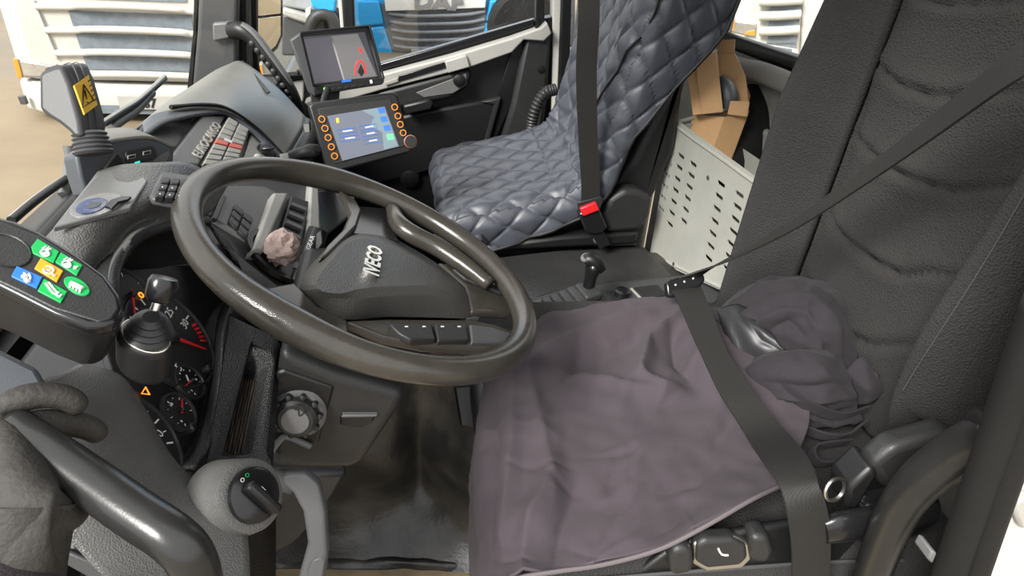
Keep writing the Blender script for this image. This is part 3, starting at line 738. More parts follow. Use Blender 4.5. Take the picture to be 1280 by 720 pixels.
# ------------------------------------------------------------------ garments on the driver seat
def apron():
    zt = .648
    Z = lambda a, b, z=zt: PZ(a, b, z)
    X = lambda a, b, x: PX(a, b, x)
    N = lambda a, b, y=.250: PY(a, b, y)
    ctrl = [
        # front hem hanging, front edge, then rows towards the backrest; each row far -> near
        [V(.20, .80, .40), V(.13, .66, .34), V(.092, .50, .33), V(.085, .37, .33), V(.09, .285, .34), V(.10, .25, .42)],
        [V(.20, .805, .52), V(.125, .66, .49), V(.086, .50, .48), V(.08, .37, .48), V(.082, .28, .49), N(608, 745)],
        [V(.225, .79, .59), V(.13, .665, .59), V(.092, .50, .585), V(.085, .38, .585), V(.095, .29, .585), N(640, 722)],
        [V(.25, .785, .628), V(.165, .67, .640), V(.130, .52, .642), V(.125, .40, .640), V(.145, .305, .628), N(690, 712)],
        [Z(712, 389), V(.25, .68, .652), V(.21, .54, .650), V(.20, .42, .648), V(.215, .32, .640), N(752, 703)],
        [Z(755, 379), V(.34, .68, .660), V(.32, .55, .655), V(.30, .43, .650), V(.31, .34, .645), N(822, 684, .252)],
        [Z(800, 375), V(.42, .68, .668), V(.40, .56, .664), V(.38, .45, .652), V(.39, .37, .650), N(882, 654, .262)],
        [Z(842, 378), V(.50, .69, .674), V(.49, .58, .672), V(.47, .49, .662), V(.48, .41, .655), N(938, 622, .285)],
        [Z(885, 388), V(.60, .70, .680), V(.59, .60, .676), V(.58, .53, .668), V(.57, .45, .660), N(985, 600, .32)]]
    F = folds([
        ([(850, 388), (790, 402), (720, 425), (665, 450)], 0.0256, 13),
        ([(845, 384), (780, 386), (700, 402)], 0.0192, 8),
        ([(855, 396), (812, 430), (800, 470)], 0.0320, 11),
        ([(800, 470), (830, 490), (850, 486)], 0.0224, 10),
        ([(815, 425), (770, 440), (720, 460), (680, 490)], -0.0160, 15),
        ([(700, 462), (760, 478), (815, 490)], 0.0128, 8),
        ([(860, 398), (862, 430), (880, 470), (900, 500)], 0.0224, 12),
        ([(838, 415), (846, 450), (870, 480)], -0.0192, 11),
        ([(905, 480), (870, 452), (858, 460)], 0.0160, 9),
        ([(660, 455), (672, 520), (690, 600), (690, 660)], 0.0128, 20),
        ([(640, 470), (640, 560), (634, 650), (630, 718)], 0.0160, 14),
        ([(615, 480), (612, 560), (610, 720)], -0.0160, 12),
        ([(690, 590), (668, 640), (655, 715)], 0.0224, 18),
        ([(720, 610), (700, 660), (690, 712)], -0.0128, 16),
        ([(800, 560), (790, 620), (760, 690)], 0.0080, 26),
        ([(900, 520), (850, 570), (800, 610)], 0.0080, 22)], 0.0056, 14)
    rw = random.Random(11); small = []
    for k in range(60):
        cx, cy = rw.uniform(620, 930), rw.uniform(400, 705); an = rw.gauss(-.7, .6); ln = rw.uniform(14, 44); cv = rw.uniform(-8, 8)
        small.append(([(cx-math.cos(an)*ln, cy-math.sin(an)*ln), (cx+cv, cy-cv), (cx+math.cos(an)*ln, cy+math.sin(an)*ln)], rw.choice((-1, 1, 1))*rw.uniform(.0015, .0038), rw.uniform(3.5, 8)))
    F0, Fs = F, folds(small)
    F = lambda p, a, b: F0(p, a, b)+Fs(p, a, b)
    ap = patch('apron', ctrl, M['apron'], None, nu=30, nv=18, disp=F, angle=180, solid=.004)
    tag(ap, 'faded purple grey cotton garment spread over the driver seat cushion', 'garment')
    hem = grid_pts(ctrl, 2, 3); hl = [r[-1]+V(0, -.003, .0) for r in hem[6:]]
    kid(tube('hem', hl, .0028, mat('pale_hem_thread', (.10, .085, .09), .9), ap, n=6, sm=2), ap)
    return ap
apron()

def jacket():
    """crumpled dark garment bunched against the backrest"""
    root = thing('jacket', 'crumpled dark grey jacket heaped against the driver backrest', 'jacket', P(990, 480, 1.08))
    def blob(name, ctrl, F, m, nu=14, nv=12):
        return patch(name, ctrl, m, root, nu=nu, nv=nv, disp=F, angle=180, solid=.004)
    Q = P
    c1 = [[Q(888, 400, 1.24), Q(920, 366, 1.24), Q(960, 346, 1.22), Q(1010, 346, 1.18), Q(1050, 362, 1.14), Q(1074, 400, 1.12)],
          [Q(884, 408, 1.20), Q(920, 378, 1.17), Q(965, 362, 1.13), Q(1010, 364, 1.09), Q(1044, 382, 1.07), Q(1074, 425, 1.09)],
          [Q(886, 420, 1.18), Q(924, 400, 1.12), Q(968, 390, 1.07), Q(1006, 392, 1.05), Q(1038, 408, 1.03), Q(1072, 448, 1.07)],
          [Q(892, 440, 1.17), Q(930, 432, 1.11), Q(966, 425, 1.08), Q(1002, 426, 1.05), Q(1034, 440, 1.03), Q(1068, 470, 1.06)],
          [Q(905, 470, 1.16), Q(935, 465, 1.12), Q(968, 462, 1.09), Q(1000, 462, 1.07), Q(1030, 470, 1.05), Q(1062, 490, 1.06)]]
    F1 = folds([([(915, 380), (950, 360), (1000, 355), (1040, 375)], .012, 6), ([(930, 395), (965, 372), (1010, 372), (1040, 398), (1050, 440)], .014, 7),
                ([(945, 405), (975, 388), (1010, 392), (1030, 430)], .012, 6), ([(922, 388), (955, 368), (1005, 364)], -.012, 5),
                ([(940, 400), (970, 380), (1010, 382)], -.012, 5), ([(1015, 400), (1040, 450), (1046, 470)], -.012, 6), ([(960, 415), (985, 402), (1004, 420)], -.010, 6), ([(885, 412), (905, 402), (925, 410)], .01, 7)], .004, 30)
    blob('upper_fold', c1, F1, M['jacket'], 16, 14)
    c2 = [[Q(918, 466, 1.10), Q(950, 444, 1.08), Q(990, 438, 1.05), Q(1030, 436, 1.04), Q(1052, 450, 1.05)],
          [Q(916, 480, 1.08), Q(952, 462, 1.03), Q(994, 455, 1.00), Q(1036, 455, .99), Q(1062, 468, 1.03)],
          [Q(925, 492, 1.07), Q(958, 482, 1.02), Q(1000, 478, .99), Q(1042, 476, .98), Q(1070, 492, 1.02)],
          [Q(940, 505, 1.07), Q(970, 506, 1.03), Q(1008, 504, 1.00), Q(1046, 500, 1.0), Q(1074, 515, 1.03)],
          [Q(952, 522, 1.07), Q(985, 530, 1.04), Q(1015, 536, 1.02), Q(1048, 532, 1.02), Q(1076, 528, 1.04)]]
    F2 = folds([([(920, 474), (960, 452), (1000, 446), (1040, 450)], .012, 7), ([(935, 498), (980, 492), (1020, 500), (1066, 494)], .014, 6),
                ([(960, 508), (1000, 506), (1030, 520), (1070, 512)], -.012, 5), ([(975, 520), (1010, 518), (1040, 530), (1075, 522)], .012, 5),
                ([(955, 478), (1010, 486), (1060, 480)], -.008, 7), ([(985, 500), (1000, 520), (1015, 538)], .01, 5)], .003, 34)
    blob('middle_fold', c2, F2, M['jacket'], 16, 14)
    c3 = [[Q(895, 386, 1.15), Q(922, 380, 1.14), Q(944, 392, 1.12), Q(956, 404, 1.10)],
          [Q(903, 410, 1.13), Q(926, 402, 1.10), Q(948, 408, 1.08), Q(968, 420, 1.07)],
          [Q(912, 438, 1.12), Q(932, 428, 1.09), Q(954, 430, 1.07), Q(976, 434, 1.06)],
          [Q(922, 462, 1.11), Q(940, 452, 1.09), Q(960, 446, 1.07), Q(985, 442, 1.06)]]
    blob('lining_flap', c3, folds([([(905, 392), (920, 430), (928, 458)], .008, 5), ([(930, 395), (950, 425), (975, 438)], -.006, 8)]), mat('smooth_lining', (.022, .022, .024), .42, var=.1), 8, 8)
    # thick sleeve end / second flap right
    c4 = [[Q(1058, 462, 1.03), Q(1078, 446, 1.03), Q(1096, 470, 1.02)], [Q(1066, 484, 1.03), Q(1086, 478, 1.01), Q(1106, 488, 1.02)], [Q(1070, 506, 1.04), Q(1086, 504, 1.02), Q(1100, 496, 1.03)]]
    blob('cuff', c4, folds([([(1064, 470), (1090, 490)], .006, 8)], .002, 30), M['jacket'], 8, 8)
    # straps
    ribbon('strap', [Q(1082, 512, 1.03), Q(1050, 520, 1.0), Q(1012, 508, .99), Q(985, 490, 1.0), Q(968, 478, 1.03)], [V(0, -.4, 1)]*5, .022, .003, M['jacket'], root)
    ribbon('strap', [Q(1080, 528, 1.02), Q(1056, 545, 1.0), Q(1030, 545, .99), Q(1000, 535, 1.0)], [V(0, -.5, 1)]*4, .022, .003, M['jacket'], root)
    ribbon('strap', [Q(1108, 556, .98), Q(1070, 570, .96), Q(1030, 580, .95), Q(1016, 572, .955), Q(1020, 558, .97), Q(1060, 552, 1.0)], [V(0, -.5, 1)]*6, .02, .003, M['jacket'], root)
jacket()

def driver_belt():
    root = thing('seat_belt', 'charcoal seat belt slung diagonally across the driver seat with sliding tongue', 'seat belt', P(858, 352, 1.16))
    up = [P(1320, 40, .60), P(1270, 78, .63), P(1180, 148, .74), P(1090, 214, .86), P(1000, 276, .98), P(930, 315, 1.07), P(880, 338, 1.13), P(858, 350, 1.16)]
    wd = [V(.35, .25, .9)]*4+[V(.5, .3, .8), V(.7, .3, .5), V(.9, .1, .2), V(1, 0, 0)]
    ribbon('upper_webbing', up, wd, [.050, .050, .040, .030, .024, .020, .026, .04], .003, M['belt'], root)
    lo = [P(856, 356, 1.158), P(872, 392, 1.085), P(892, 440, 1.015), P(920, 490, .962), P(955, 540, .912), PY(985, 580, .285), PY(1003, 620, .242), PY(1013, 670, .232), PY(1013, 730, .23), PY(1010, 790, .23)]
    wl = [V(1, -.1, .1), V(1, -.15, .1), V(.9, .3, .15), V(.85, .4, .2), V(.85, .35, .2), V(.9, .3, .1), V(1, .1, .0), V(1, 0, 0), V(1, 0, 0), V(1, 0, 0)]
    ribbon('lap_webbing', lo, wl, [.050, .046, .040, .046, .048, .048, .046, .046, .046, .046], .0026, M['belt'], root)
    tg = Plane(P(858, 352, 1.155), (-.1, -.75, .65))
    b = prism('belt_tongue', tg.many([(832, 354), (838, 349), (872, 340), (880, 342), (882, 350), (876, 358), (842, 372), (834, 370)], .008), tg.n*-.016, M['blacksmooth'], root, bevel=.004, seg=3)
    for q in ((845, 356), (856, 352), (867, 348)): kid(lathe('rivet', [(.0022, 0), (.0022, .001), (.001, .0016)], tg(*q, .008), tg.n, M['chrome'], root, n=10), b)
driver_belt()
# ------------------------------------------------------------------ floor, tunnel, console, basket
tun = S(thing('trim_7', None, None, (.3, 1.05, 0)))
TS = []
for x, zt, yn in ((-.30, .40, 1.0), (-.05, .42, 1.0), (.12, .45, .97), (.25, .47, .86), (.60, .475, .84), (.90, .48, .84)):
    TS.append([V(x, yn-.06, .0), V(x, yn-.03, .16), V(x, yn, zt-.06), V(x, yn+.02, zt-.015), V(x, yn+.06, zt), V(x, 1.05, zt+.005), V(x, 1.26, zt), V(x, 1.31, zt-.02), V(x, 1.33, zt-.1), V(x, 1.34, .0)])
patch('tunnel_cover', TS, M['mat'], tun, nu=4, nv=5, angle=180, disp=lambda p, a, b: .004*noise.noise(p*9))
# moulded rubber lining of the driver footwell: toe board, tunnel flank and hump
XS = [318, 400, 455, 495, 525, 555, 595, 665]
FW = [(440, [1.24, 1.26, 1.28, 1.30, 1.31, 1.31, 1.31, 1.31]), (510, [1.31, 1.33, 1.34, 1.35, 1.38, 1.37, 1.35, 1.34]), (565, [1.36, 1.37, 1.37, 1.39, 1.46, 1.39, 1.33, 1.32]),
      (595, [1.39, 1.40, 1.40, 1.43, 1.50, 1.44, 1.34, 1.33]), (625, [1.42, 1.43, 1.46, 1.49, 1.51, 1.50, 1.44, 1.40]), (665, [1.45, 1.46, 1.48, 1.50, 1.50, 1.50, 1.49, 1.46]), (716, [1.47, 1.48, 1.48, 1.49, 1.49, 1.49, 1.48, 1.47])]
S(patch('footwell_lining', [[P(x, y, d-.02) for x, d in zip(XS, D)] for y, D in FW], M['mat'], tun, nu=8, nv=8, angle=180, disp=lambda p, a, b: .006*noise.noise(p*13)))
fm = [[PZ(330, 690, .02), PZ(420, 680, .02), PZ(520, 690, .02), PZ(640, 690, .02)], [PZ(300, 700, .025), PZ(420, 698, .03), PZ(520, 702, .03), PZ(640, 705, .02)], [PZ(300, 712, .012), PZ(420, 711, .018), PZ(520, 713, .012), PZ(640, 713, .012)]]
tag(patch('floor_mat', fm, M['mat'], None, nu=12, nv=6, angle=180, solid=.008, disp=lambda p, a, b: .010*noise.noise(p*20)), 'black rubber floor mat with crumpled edge in the footwell', 'mat')
tag(prism('floor_board', [V(-.6, .13, .004), V(.4, .13, .004), V(.4, PZ(500, 708, 0).y, .004), V(-.6, PZ(330, 708, 0).y, .004)], (0, 0, .008), M['tan'], None, bevel=.002), 'worn tan floor board along the door side of the footwell', 'board')

# gear console on tunnel
def console():
    root = thing('gear_console', 'grey gear console with ribbed boot and shift lever on the engine tunnel', 'console', (.42, .98, .47))
    z = .505
    Z = lambda a, b, h=0: PZ(a, b, z+h)
    top = [(664, 372), (700, 362), (760, 354), (830, 346), (900, 338), (930, 356), (890, 378), (830, 392), (690, 412), (668, 402)]
    prism('console_body', [Z(a, b) for a, b in top], (0, 0, -.035), M['darkgrey'], root, bevel=.006, seg=3)
    prism('shift_plate', [Z(a, b, .003) for a, b in ((668, 376), (702, 365), (712, 378), (690, 400), (674, 400))], (0, 0, -.004), M['grey'], root, bevel=.002)
    # stepped boot
    for k in range(5):
        cx, cy = 690+k*10, 390-k*5.0
        c = Z(cx+5, cy-5, .012+k*.009)
        box('boot_rib', c, .040, .078-.005*k, .020, M['vinyl_boot'], root, ax=(1, .25, .12), ay=(-.25, 1, 0), az=(-.12, 0, 1), bevel=.006)
    b0 = Z(728, 378, .02)
    tube('boot_neck', [b0, b0+V(.004, 0, .03)], [.030, .018], M['vinyl_boot'], root, n=14, sm=3)
    pl = Plane(b0, (0, -1, .2))
    tube('shift_lever', [pl(733, 376), pl(735, 362), pl(738, 348), pl(741, 336), pl(742, 328)], [.020, .017, .016, .020, .016], M['blacksmooth'], root, n=14, flat=(1, .8, (0, 1, 0)))
    tube('shift_grip', [pl(731, 327), pl(738, 325), pl(746, 330), pl(752, 338)], [.013, .017, .018, .012], M['black'], root, n=14)
    lathe('shift_cap', [(.013, 0), (.012, .003), (.005, .005)], pl(733, 322), (-.5, -.2, 1), M['grey'], root, n=14)
    for q in (((758, 363), (776, 361), (786, 375), (766, 378)), ((792, 359), (822, 355), (834, 368), (802, 372))):
        prism('switch_panel', [Z(a, b, .004) for a, b in q], (0, 0, -.006), M['dark'], root, bevel=.002)
    lathe('rotary_knob', [(.017, 0), (.017, .012), (.013, .016), (.006, .017)], Z(777, 369, .004), (0, 0, 1), M['blacksmooth'], root, n=20)
    prism('trim_line', [Z(a, b, .003) for a, b in ((788, 360), (790, 359.6), (802, 372), (800, 372.4))], (0, 0, -.004), M['lightgrey'], root, bevel=0)
    prism('trim_line', [Z(a, b, .003) for a, b in ((818, 356), (820, 355.6), (832, 368), (830, 368.4))], (0, 0, -.004), M['lightgrey'], root, bevel=0)
console()
# black rubber cover over tunnel behind the console
tag(prism('tunnel_mat', [PZ(a, b, .490) for a, b in ((615, 322), (700, 312), (795, 307), (806, 308), (842, 345), (760, 356), (690, 366), (640, 385), (600, 380))], (0, 0, -.012), mat('glossy_black_vinyl', (.03, .03, .03), .3, bump=.35, bscale=90, var=.2, vscale=9), None, bevel=.006, seg=3), 'glossy black vinyl mat over the engine tunnel', 'mat')

def basket():
    root = thing('storage_basket', 'perforated grey steel basket standing behind the engine tunnel', 'basket', PY(860, 330, 1.15))
    tl, bl = PY(847, 158, 1.33), PY(814, 318, 1.32)
    x0 = .655
    def F(px, py):                      # front face plane
        return PF(px, py)
    PF = Plane(bl, (bl-tl).cross(PY(938, 224, 1.0)-tl)); 
    if PF.n.dot(CAM-bl) < 0: PF.n = -PF.n
    n = PF.n
    A, B, D, E = PF(847, 158), PF(990, 262), PF(935, 375), PF(814, 318)
    ax = (B-A).normalized(); ay = (E-A); hh = ay.length
    # plate with slots: grid of cells, slot cells opened
    slots = []
    for (sx, sy, n_) in ((839, 190, 6), (852, 195, 7), (867, 205, 7)):
        for k in range(6 if sx != 852 else 7):
            slots.append((sx-(k*14.2)*.165+0, sy+k*14.2+ (0)))
    for (sx, sy) in ((902, 230), (925, 243)):
        for k in range(7): slots.append((sx-k*2.6, sy+k*15.5))
    # work in face coordinates
    u = ax; v = (n.cross(u)).normalized()
    if v.z > 0: v = -v
    def loc(p): q = p-A; return q.dot(u), q.dot(v)
    sl = [loc(PF(a, b)) for a, b in slots]
    from mathutils.geometry import delaunay_2d_cdt
    outer = [loc(PF(a, b)) for a, b in ((849, 152), (990, 254), (935, 378), (812, 322))]
    vv, loops = [], []
    def ring(pts):
        k = len(vv); vv.extend(Vector(p) for p in pts); loops.append(list(range(k, k+len(pts))))
    ring(outer)
    L, H = .033, .0090
    for cx, cy in sl:
        pts = []
        for k in range(6): t = math.pi/2+math.pi*k/5; pts.append((cx-L/2+H/2+math.cos(t)*H/2, cy+math.sin(t)*H/2))
        for k in range(6): t = -math.pi/2+math.pi*k/5; pts.append((cx+L/2-H/2+math.cos(t)*H/2, cy+math.sin(t)*H/2))
        ring(pts)
    ed = [(l[i], l[(i+1) % len(l)]) for l in loops for i in range(len(l))]
    rv, re_, rf, *_ = delaunay_2d_cdt(vv, ed, [], 0, 1e-6)
    def inslot(c): return any(abs(c.x-a) < L/2 and abs(c.y-b) < H/2 for a, b in sl)
    fc = [f for f in rf if not inslot(sum((rv[i] for i in f), Vector((0, 0)))/len(f))]
    o = mesh('front_plate', [A+u*p.x+v*p.y for p in rv], [tuple(f) for f in fc], M['basket'], root, smooth=False)
    sm = o.modifiers.new('t', 'SOLIDIFY'); sm.thickness = .003; sm.offset = 0
    prism('back_plate', [A+V(.17, .04, -.05), B+V(.17, .04, -.05), D+V(.17, 0, 0), E+V(.17, .04, 0)], (.003, 0, 0), M['basket'], root, bevel=.0005)
    prism('side_plate', [A, A+V(.16, .05, .02), E+V(.16, .05, 0), E], (0, .003, 0), M['basket'], root, bevel=.001)
    tube('rim', [A+V(.15, .05, .03), A+V(.02, .012, .012), A, (A+B)/2, B], .005, M['basket'], root, n=8, sm=4)
    tube('base_rim', [E, (E+D)/2, D], .005, M['basket'], root, n=8, sm=2)
    prism('base_plate', [E, D, D+V(.18, 0, 0), E+V(.18, 0, 0)], (0, 0, -.003), M['basket'], root, bevel=.0005)
    for q in ((886, 222), (843, 330)): lathe('bolt', [(.005, 0), (.005, .003), (.002, .004)], PF(*q, .002), n, M['chrome'], root, n=10)
basket()

def carton():
    root = thing('cardboard_box', 'open brown cardboard carton tilted in the grey basket', 'box', P(905, 190, 1.72))
    # real tilted box: long axis leaning, mouth towards the upper left
    a, b, c = P(862, 178, 1.70), P(917, 203, 1.60), P(937, 128, 1.62)       # lower-left, lower-mid, right top
    pl = Plane(P(900, 150, 1.66), (-.55, -.78, .30))
    q = lambda px, py, up=0: pl(px, py, up)
    dp = -pl.n*.10
    prism('front_panel', [q(865, 143), q(906, 146), q(889, 196), q(860, 176)], dp*.03, M['card'], root, bevel=.001)
    prism('side_panel', [q(906, 146, .004), q(937, 138, -.035), q(912, 206, -.03), q(889, 196, .004)], dp*.03, M['card'], root, bevel=.001)
    prism('inner_panel', [q(896, 66, -.03), q(918, 66, -.035), q(932, 95, -.05), q(936, 130, -.05), q(912, 140, -.05), q(905, 100, -.05)], dp*.03, M['cardin'], root, bevel=.001)
    fl_ = prism('open_flap', [q(856, 72, .05), q(895, 65, .03), q(904, 140, .02), q(866, 144, .045)], dp*.04, M['card'], root, bevel=.001)
    kid(tube('fold_line', [q(869, 70, .0435), q(873, 105, .042), q(877, 142, .038)], .0012, M['cardin'], root, n=6, sm=1), fl_)
    prism('top_flap', [q(899, 50, -.02), q(919, 49, -.02), q(918, 67, -.03), q(896, 66, -.03)], dp*.03, M['card'], root, bevel=.001)
    prism('lower_flap', [q(913, 126, .01), q(937, 127, -.01), q(934, 146, -.005), q(909, 143, .01)], dp*.03, M['card'], root, bevel=.001)
    prism('back_panel', [q(866, 80, -.10), q(920, 68, -.10), q(938, 120, -.11), q(914, 200, -.09), q(866, 176, -.09)], dp*.03, M['cardin'], root, bevel=.001)
    r2 = thing('black_part', 'rounded dark plastic part lying inside the open carton', 'plastic part', q(906, 115, -.05))
    tube('shell', [q(902, 98, -.03), q(908, 110, -.02), q(911, 124, -.02), q(908, 136, -.02)], [.012, .02, .022, .015], M['slate'], r2, n=14)
carton()
# dark bag standing in the basket behind carton
bg_ = P(935, 190, 1.80)
tag(tube('black_bag', [P(905, 215, 1.74), P(925, 190, 1.78), P(938, 150, 1.80), P(936, 112, 1.82)], [.05, .062, .06, .03], M['rubber'], None, n=14), 'black bag bulging behind the cardboard carton in the basket', 'bag')
# ------------------------------------------------------------------ dashboard
dash = thing('dashboard', 'grey moulded dashboard with instrument binnacle and switch banks', 'dashboard', (-.35, 1.0, .55))
def rowz(*L): return [PZ(a, b, z) for a, b, z in L]
def rowd(*L): return [P(a, b, d) for a, b, d in L]
BROW = [PX(262, 278, -.275), PX(217, 285, -.285), PX(177, 299, -.29), PX(157, 320, -.29), PX(145, 344, -.285), PX(143, 372, -.275)]
hood = [
    rowz((122, 214, .965), (150, 206, .975), (195, 203, .968), (240, 205, .94))+[PX(285, 232, -.265)],
    rowz((104, 238, .965), (145, 232, .970), (195, 232, .962), (232, 240, .935))+[BROW[0]+V(.0, 0, .012)],
    rowz((86, 260, .965), (130, 255, .968), (172, 258, .960), (205, 262, .938))+[BROW[1]+V(.0, 0, .010)],
    rowz((68, 284, .962), (104, 282, .965), (140, 280, .955), (165, 284, .935))+[BROW[2]+V(.0, 0, .010)],
    rowz((48, 306, .955), (84, 305, .958), (118, 306, .950), (140, 314, .93))+[BROW[3]+V(0, 0, .010)],
    rowz((30, 330, .945), (64, 332, .948), (98, 336, .942), (124, 342, .925))+[BROW[4]+V(0, 0, .008)],
    rowz((10, 360, .93), (44, 366, .93), (84, 372, .925), (118, 376, .905))+[BROW[5]+V(0, -.005, .005)]]
patch('binnacle_hood', hood, M['dashtop'], dash, nu=8, nv=6, solid=.006)
# hollow under the brow, falling away to the gauges
lip = []
CL = Plane((-.25, .4, .755), (math.cos(math.radians(35)), 0, math.sin(math.radians(35))))
inn = [CL(300, 330), CL(262, 345), CL(222, 345), CL(190, 338), CL(165, 345), CL(150, 372)]
for b, i in zip(BROW, inn):
    lip.append([b+V(.0, 0, .010), b+V(.004, 0, .004), b+V(0, 0, -.004), b*.75+i*.25+V(-.02, 0, .005), b*.4+i*.6+V(-.025, 0, .0), i+V(-.01, 0, 0)])
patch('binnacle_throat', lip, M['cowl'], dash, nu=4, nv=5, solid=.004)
# smooth flat cover with round emblem, and the switch panel on top of hood
HP = Plane(PZ(125, 255, .967), (.10, 0, 1))
em = prism('hood_cover', HP.many([(66, 284), (107, 234), (124, 216), (170, 208), (184, 226), (163, 259)], .004), HP.n*-.006, mat('smooth_dash_cover', (.12, .12, .118), .36, var=.06), dash, bevel=.0015)
def ell(pl, cx, cy, rx, ry, ang, up, n=24):
    a = math.radians(ang); return [pl(cx+rx*math.cos(t)*math.cos(a)-ry*math.sin(t)*math.sin(a), cy+rx*math.cos(t)*math.sin(a)+ry*math.sin(t)*math.cos(a), up) for t in [2*math.pi*k/n for k in range(n)]]
d_ = prism('emblem_disc', ell(HP, 120, 256, 34, 13, -16, .006), HP.n*-.003, mat('scuffed_silver_disc', (.17, .17, .17), .35, var=.3, vscale=60), dash, bevel=.0005)
kid(prism('emblem_ring', ell(HP, 114, 257, 20, 8.5, -16, .0072), HP.n*-.002, mat('faded_blue_print', (.045, .06, .13), .4, var=.7, vscale=120, dirt=(.16, .16, .16), dirtamt=.9, dscale=60), dash, bevel=0), d_)
kid(prism('emblem_centre', ell(HP, 117, 256, 9, 3.6, -16, .0078), HP.n*-.001, M['slate'], dash, bevel=0), d_)
kid(prism('emblem_clip', HP.many([(131, 257), (139, 249), (152, 245), (164, 245), (160, 249), (148, 252), (140, 260)], .009), HP.n*-.003, M['blacksmooth'], dash, bevel=.0005), d_)
SP = Plane(PZ(212, 235, .966), (.25, 0, 1))
fr = prism('hood_switch_frame', SP.many([(187, 242), (200, 217), (206, 214), (250, 220), (246, 256), (214, 252), (190, 247)], .006), SP.n*-.01, M['darkgrey'], dash, bevel=.003)
for r in range(3):
    for c in range(3):
        bx_, by_ = 203+r*12-c*3.2, 224+c*8.6+r*1.2
        kid(prism('switch', SP.many([(bx_, by_-3.4), (bx_+10.5, by_-2.2), (bx_+8, by_+4.6), (bx_-2.6, by_+3.2)], .012), SP.n*-.008, M['black'], dash, bevel=.0012), fr)
        if c: kid(prism('switch_mark', SP.many([(bx_+2.8, by_+.2), (bx_+4.4, by_+.4), (bx_+4.1, by_+1.3), (bx_+2.5, by_+1.1)], .0125), SP.n*-.0005, M['print'], dash, bevel=0), fr)

# ---- instrument cluster
cl = prism('instrument_panel', CL.many([(150, 330), (300, 330), (272, 395), (268, 430), (262, 480), (246, 550), (222, 584), (196, 560), (150, 500), (130, 420)]), CL.n*-.01, M['blacksmooth'], dash, bevel=.002)
cx_, cy_ = CL.n.cross(V(0, 1, 0)).normalized(), V(0, 1, 0)
if cx_.z < 0: cx_ = -cx_
def gauge(px, py, r, ticks, a0, a1, val, nums=(), red=None):
    c = CL(px, py, .001)
    g = prism('gauge', [c+(cy_*math.cos(t)+cx_*math.sin(t))*r for t in [2*math.pi*k/32 for k in range(32)]], CL.n*.003, mat('gauge_face', (.015, .015, .017), .3), dash, bevel=.0006)
    kid(lathe('gauge_rim', [(r, 0), (r+.002, .005), (r+.004, .005), (r+.005, 0)], c, CL.n, M['dark'], dash, n=32, cap=False), g)
    T = []
    for k in range(ticks+1):
        t = math.radians(a0+(a1-a0)*k/ticks); u_ = cy_*math.cos(t)+cx_*math.sin(t); w_ = cy_*-math.sin(t)+cx_*math.cos(t)
        big = k % 2 == 0; T.append(box_data(c+CL.n*.0035+u_*(r*.86), r*(.14 if big else .08), r*.03 if big else r*.02, .0008, u_, w_, CL.n))
    v, f = merge(T); kid(tag(mesh('tick_marks', v, f, M['print'], dash, smooth=False), kind='stuff'), g)
    for s, a in nums:
        t = math.radians(a); u_ = cy_*math.cos(t)+cx_*math.sin(t)
        kid(text('numeral', s, c+CL.n*.0035+u_*r*.64, cy_, cx_, r*.24, M['print'], dash, .0003), g)
    if red:
        L = []
        for k in range(5):
            t = math.radians(red[0]+(red[1]-red[0])*k/4); u_ = cy_*math.cos(t)+cx_*math.sin(t); w_ = cy_*-math.sin(t)+cx_*math.cos(t)
            L.append(box_data(c+CL.n*.0036+u_*(r*.86), r*.14, r*.05, .0009, u_, w_, CL.n))
        v, f = merge(L); kid(mesh('red_zone', v, f, M['needle'], dash, smooth=False), g)
    t = math.radians(val); u_ = cy_*math.cos(t)+cx_*math.sin(t); w_ = cy_*-math.sin(t)+cx_*math.cos(t)
    q = [c+CL.n*.006-u_*r*.2+w_*r*.045, c+CL.n*.006-u_*r*.2-w_*r*.045, c+CL.n*.006+u_*r*.78-w_*r*.012, c+CL.n*.006+u_*r*.78+w_*r*.012]
    kid(prism('needle', q, CL.n*.0015, M['needle'], dash, bevel=0), g)
    kid(lathe('needle_cap', [(r*.12, 0), (r*.12, .005), (r*.06, .006)], c+CL.n*.004, CL.n, M['black'], dash, n=14), g)
gauge(212, 425, .062, 14, 225, -45, -62, (('5', 215), ('10', 160), ('15', 100), ('20', 60), ('25', 25), ('30', -10)), (-20, -45))
gauge(235, 479, .0185, 8, 225, -45, 160, (('1', 210), ('0', -30)))
gauge(222, 516, .0195, 8, 225, -45, 20, (('1/2', 90), ('0', 210)))
gauge(160, 562, .060, 18, 225, -45, 205, (('20', 200), ('40', 160), ('60', 120), ('80', 80), ('100', 40), ('120', 0), ('140', -35)))
gauge(160, 372, .034, 6, 225, -45, 210, ())
ic = CL(176, 369, .006)
amb = emit_mat('amber_lamp', (1, .28, .02), .8)
lathe('engine_lamp', [(.004, 0), (.004, .001), (.0025, .001), (.0025, 0), (.004, 0)], ic, CL.n, amb, dash, n=10, cap=False)
tc_ = [CL(a, b, .006) for a, b in ((182, 484), (177, 492), (187, 493))]
tube('warning_lamp', tc_, .0009, amb, dash, n=6, closed=True, sm=1)
for q in ((252, 466), (231, 540)): lathe('reset_button', [(.005, 0), (.005, .012), (.003, .014)], CL(*q), CL.n, M['black'], dash, n=14)

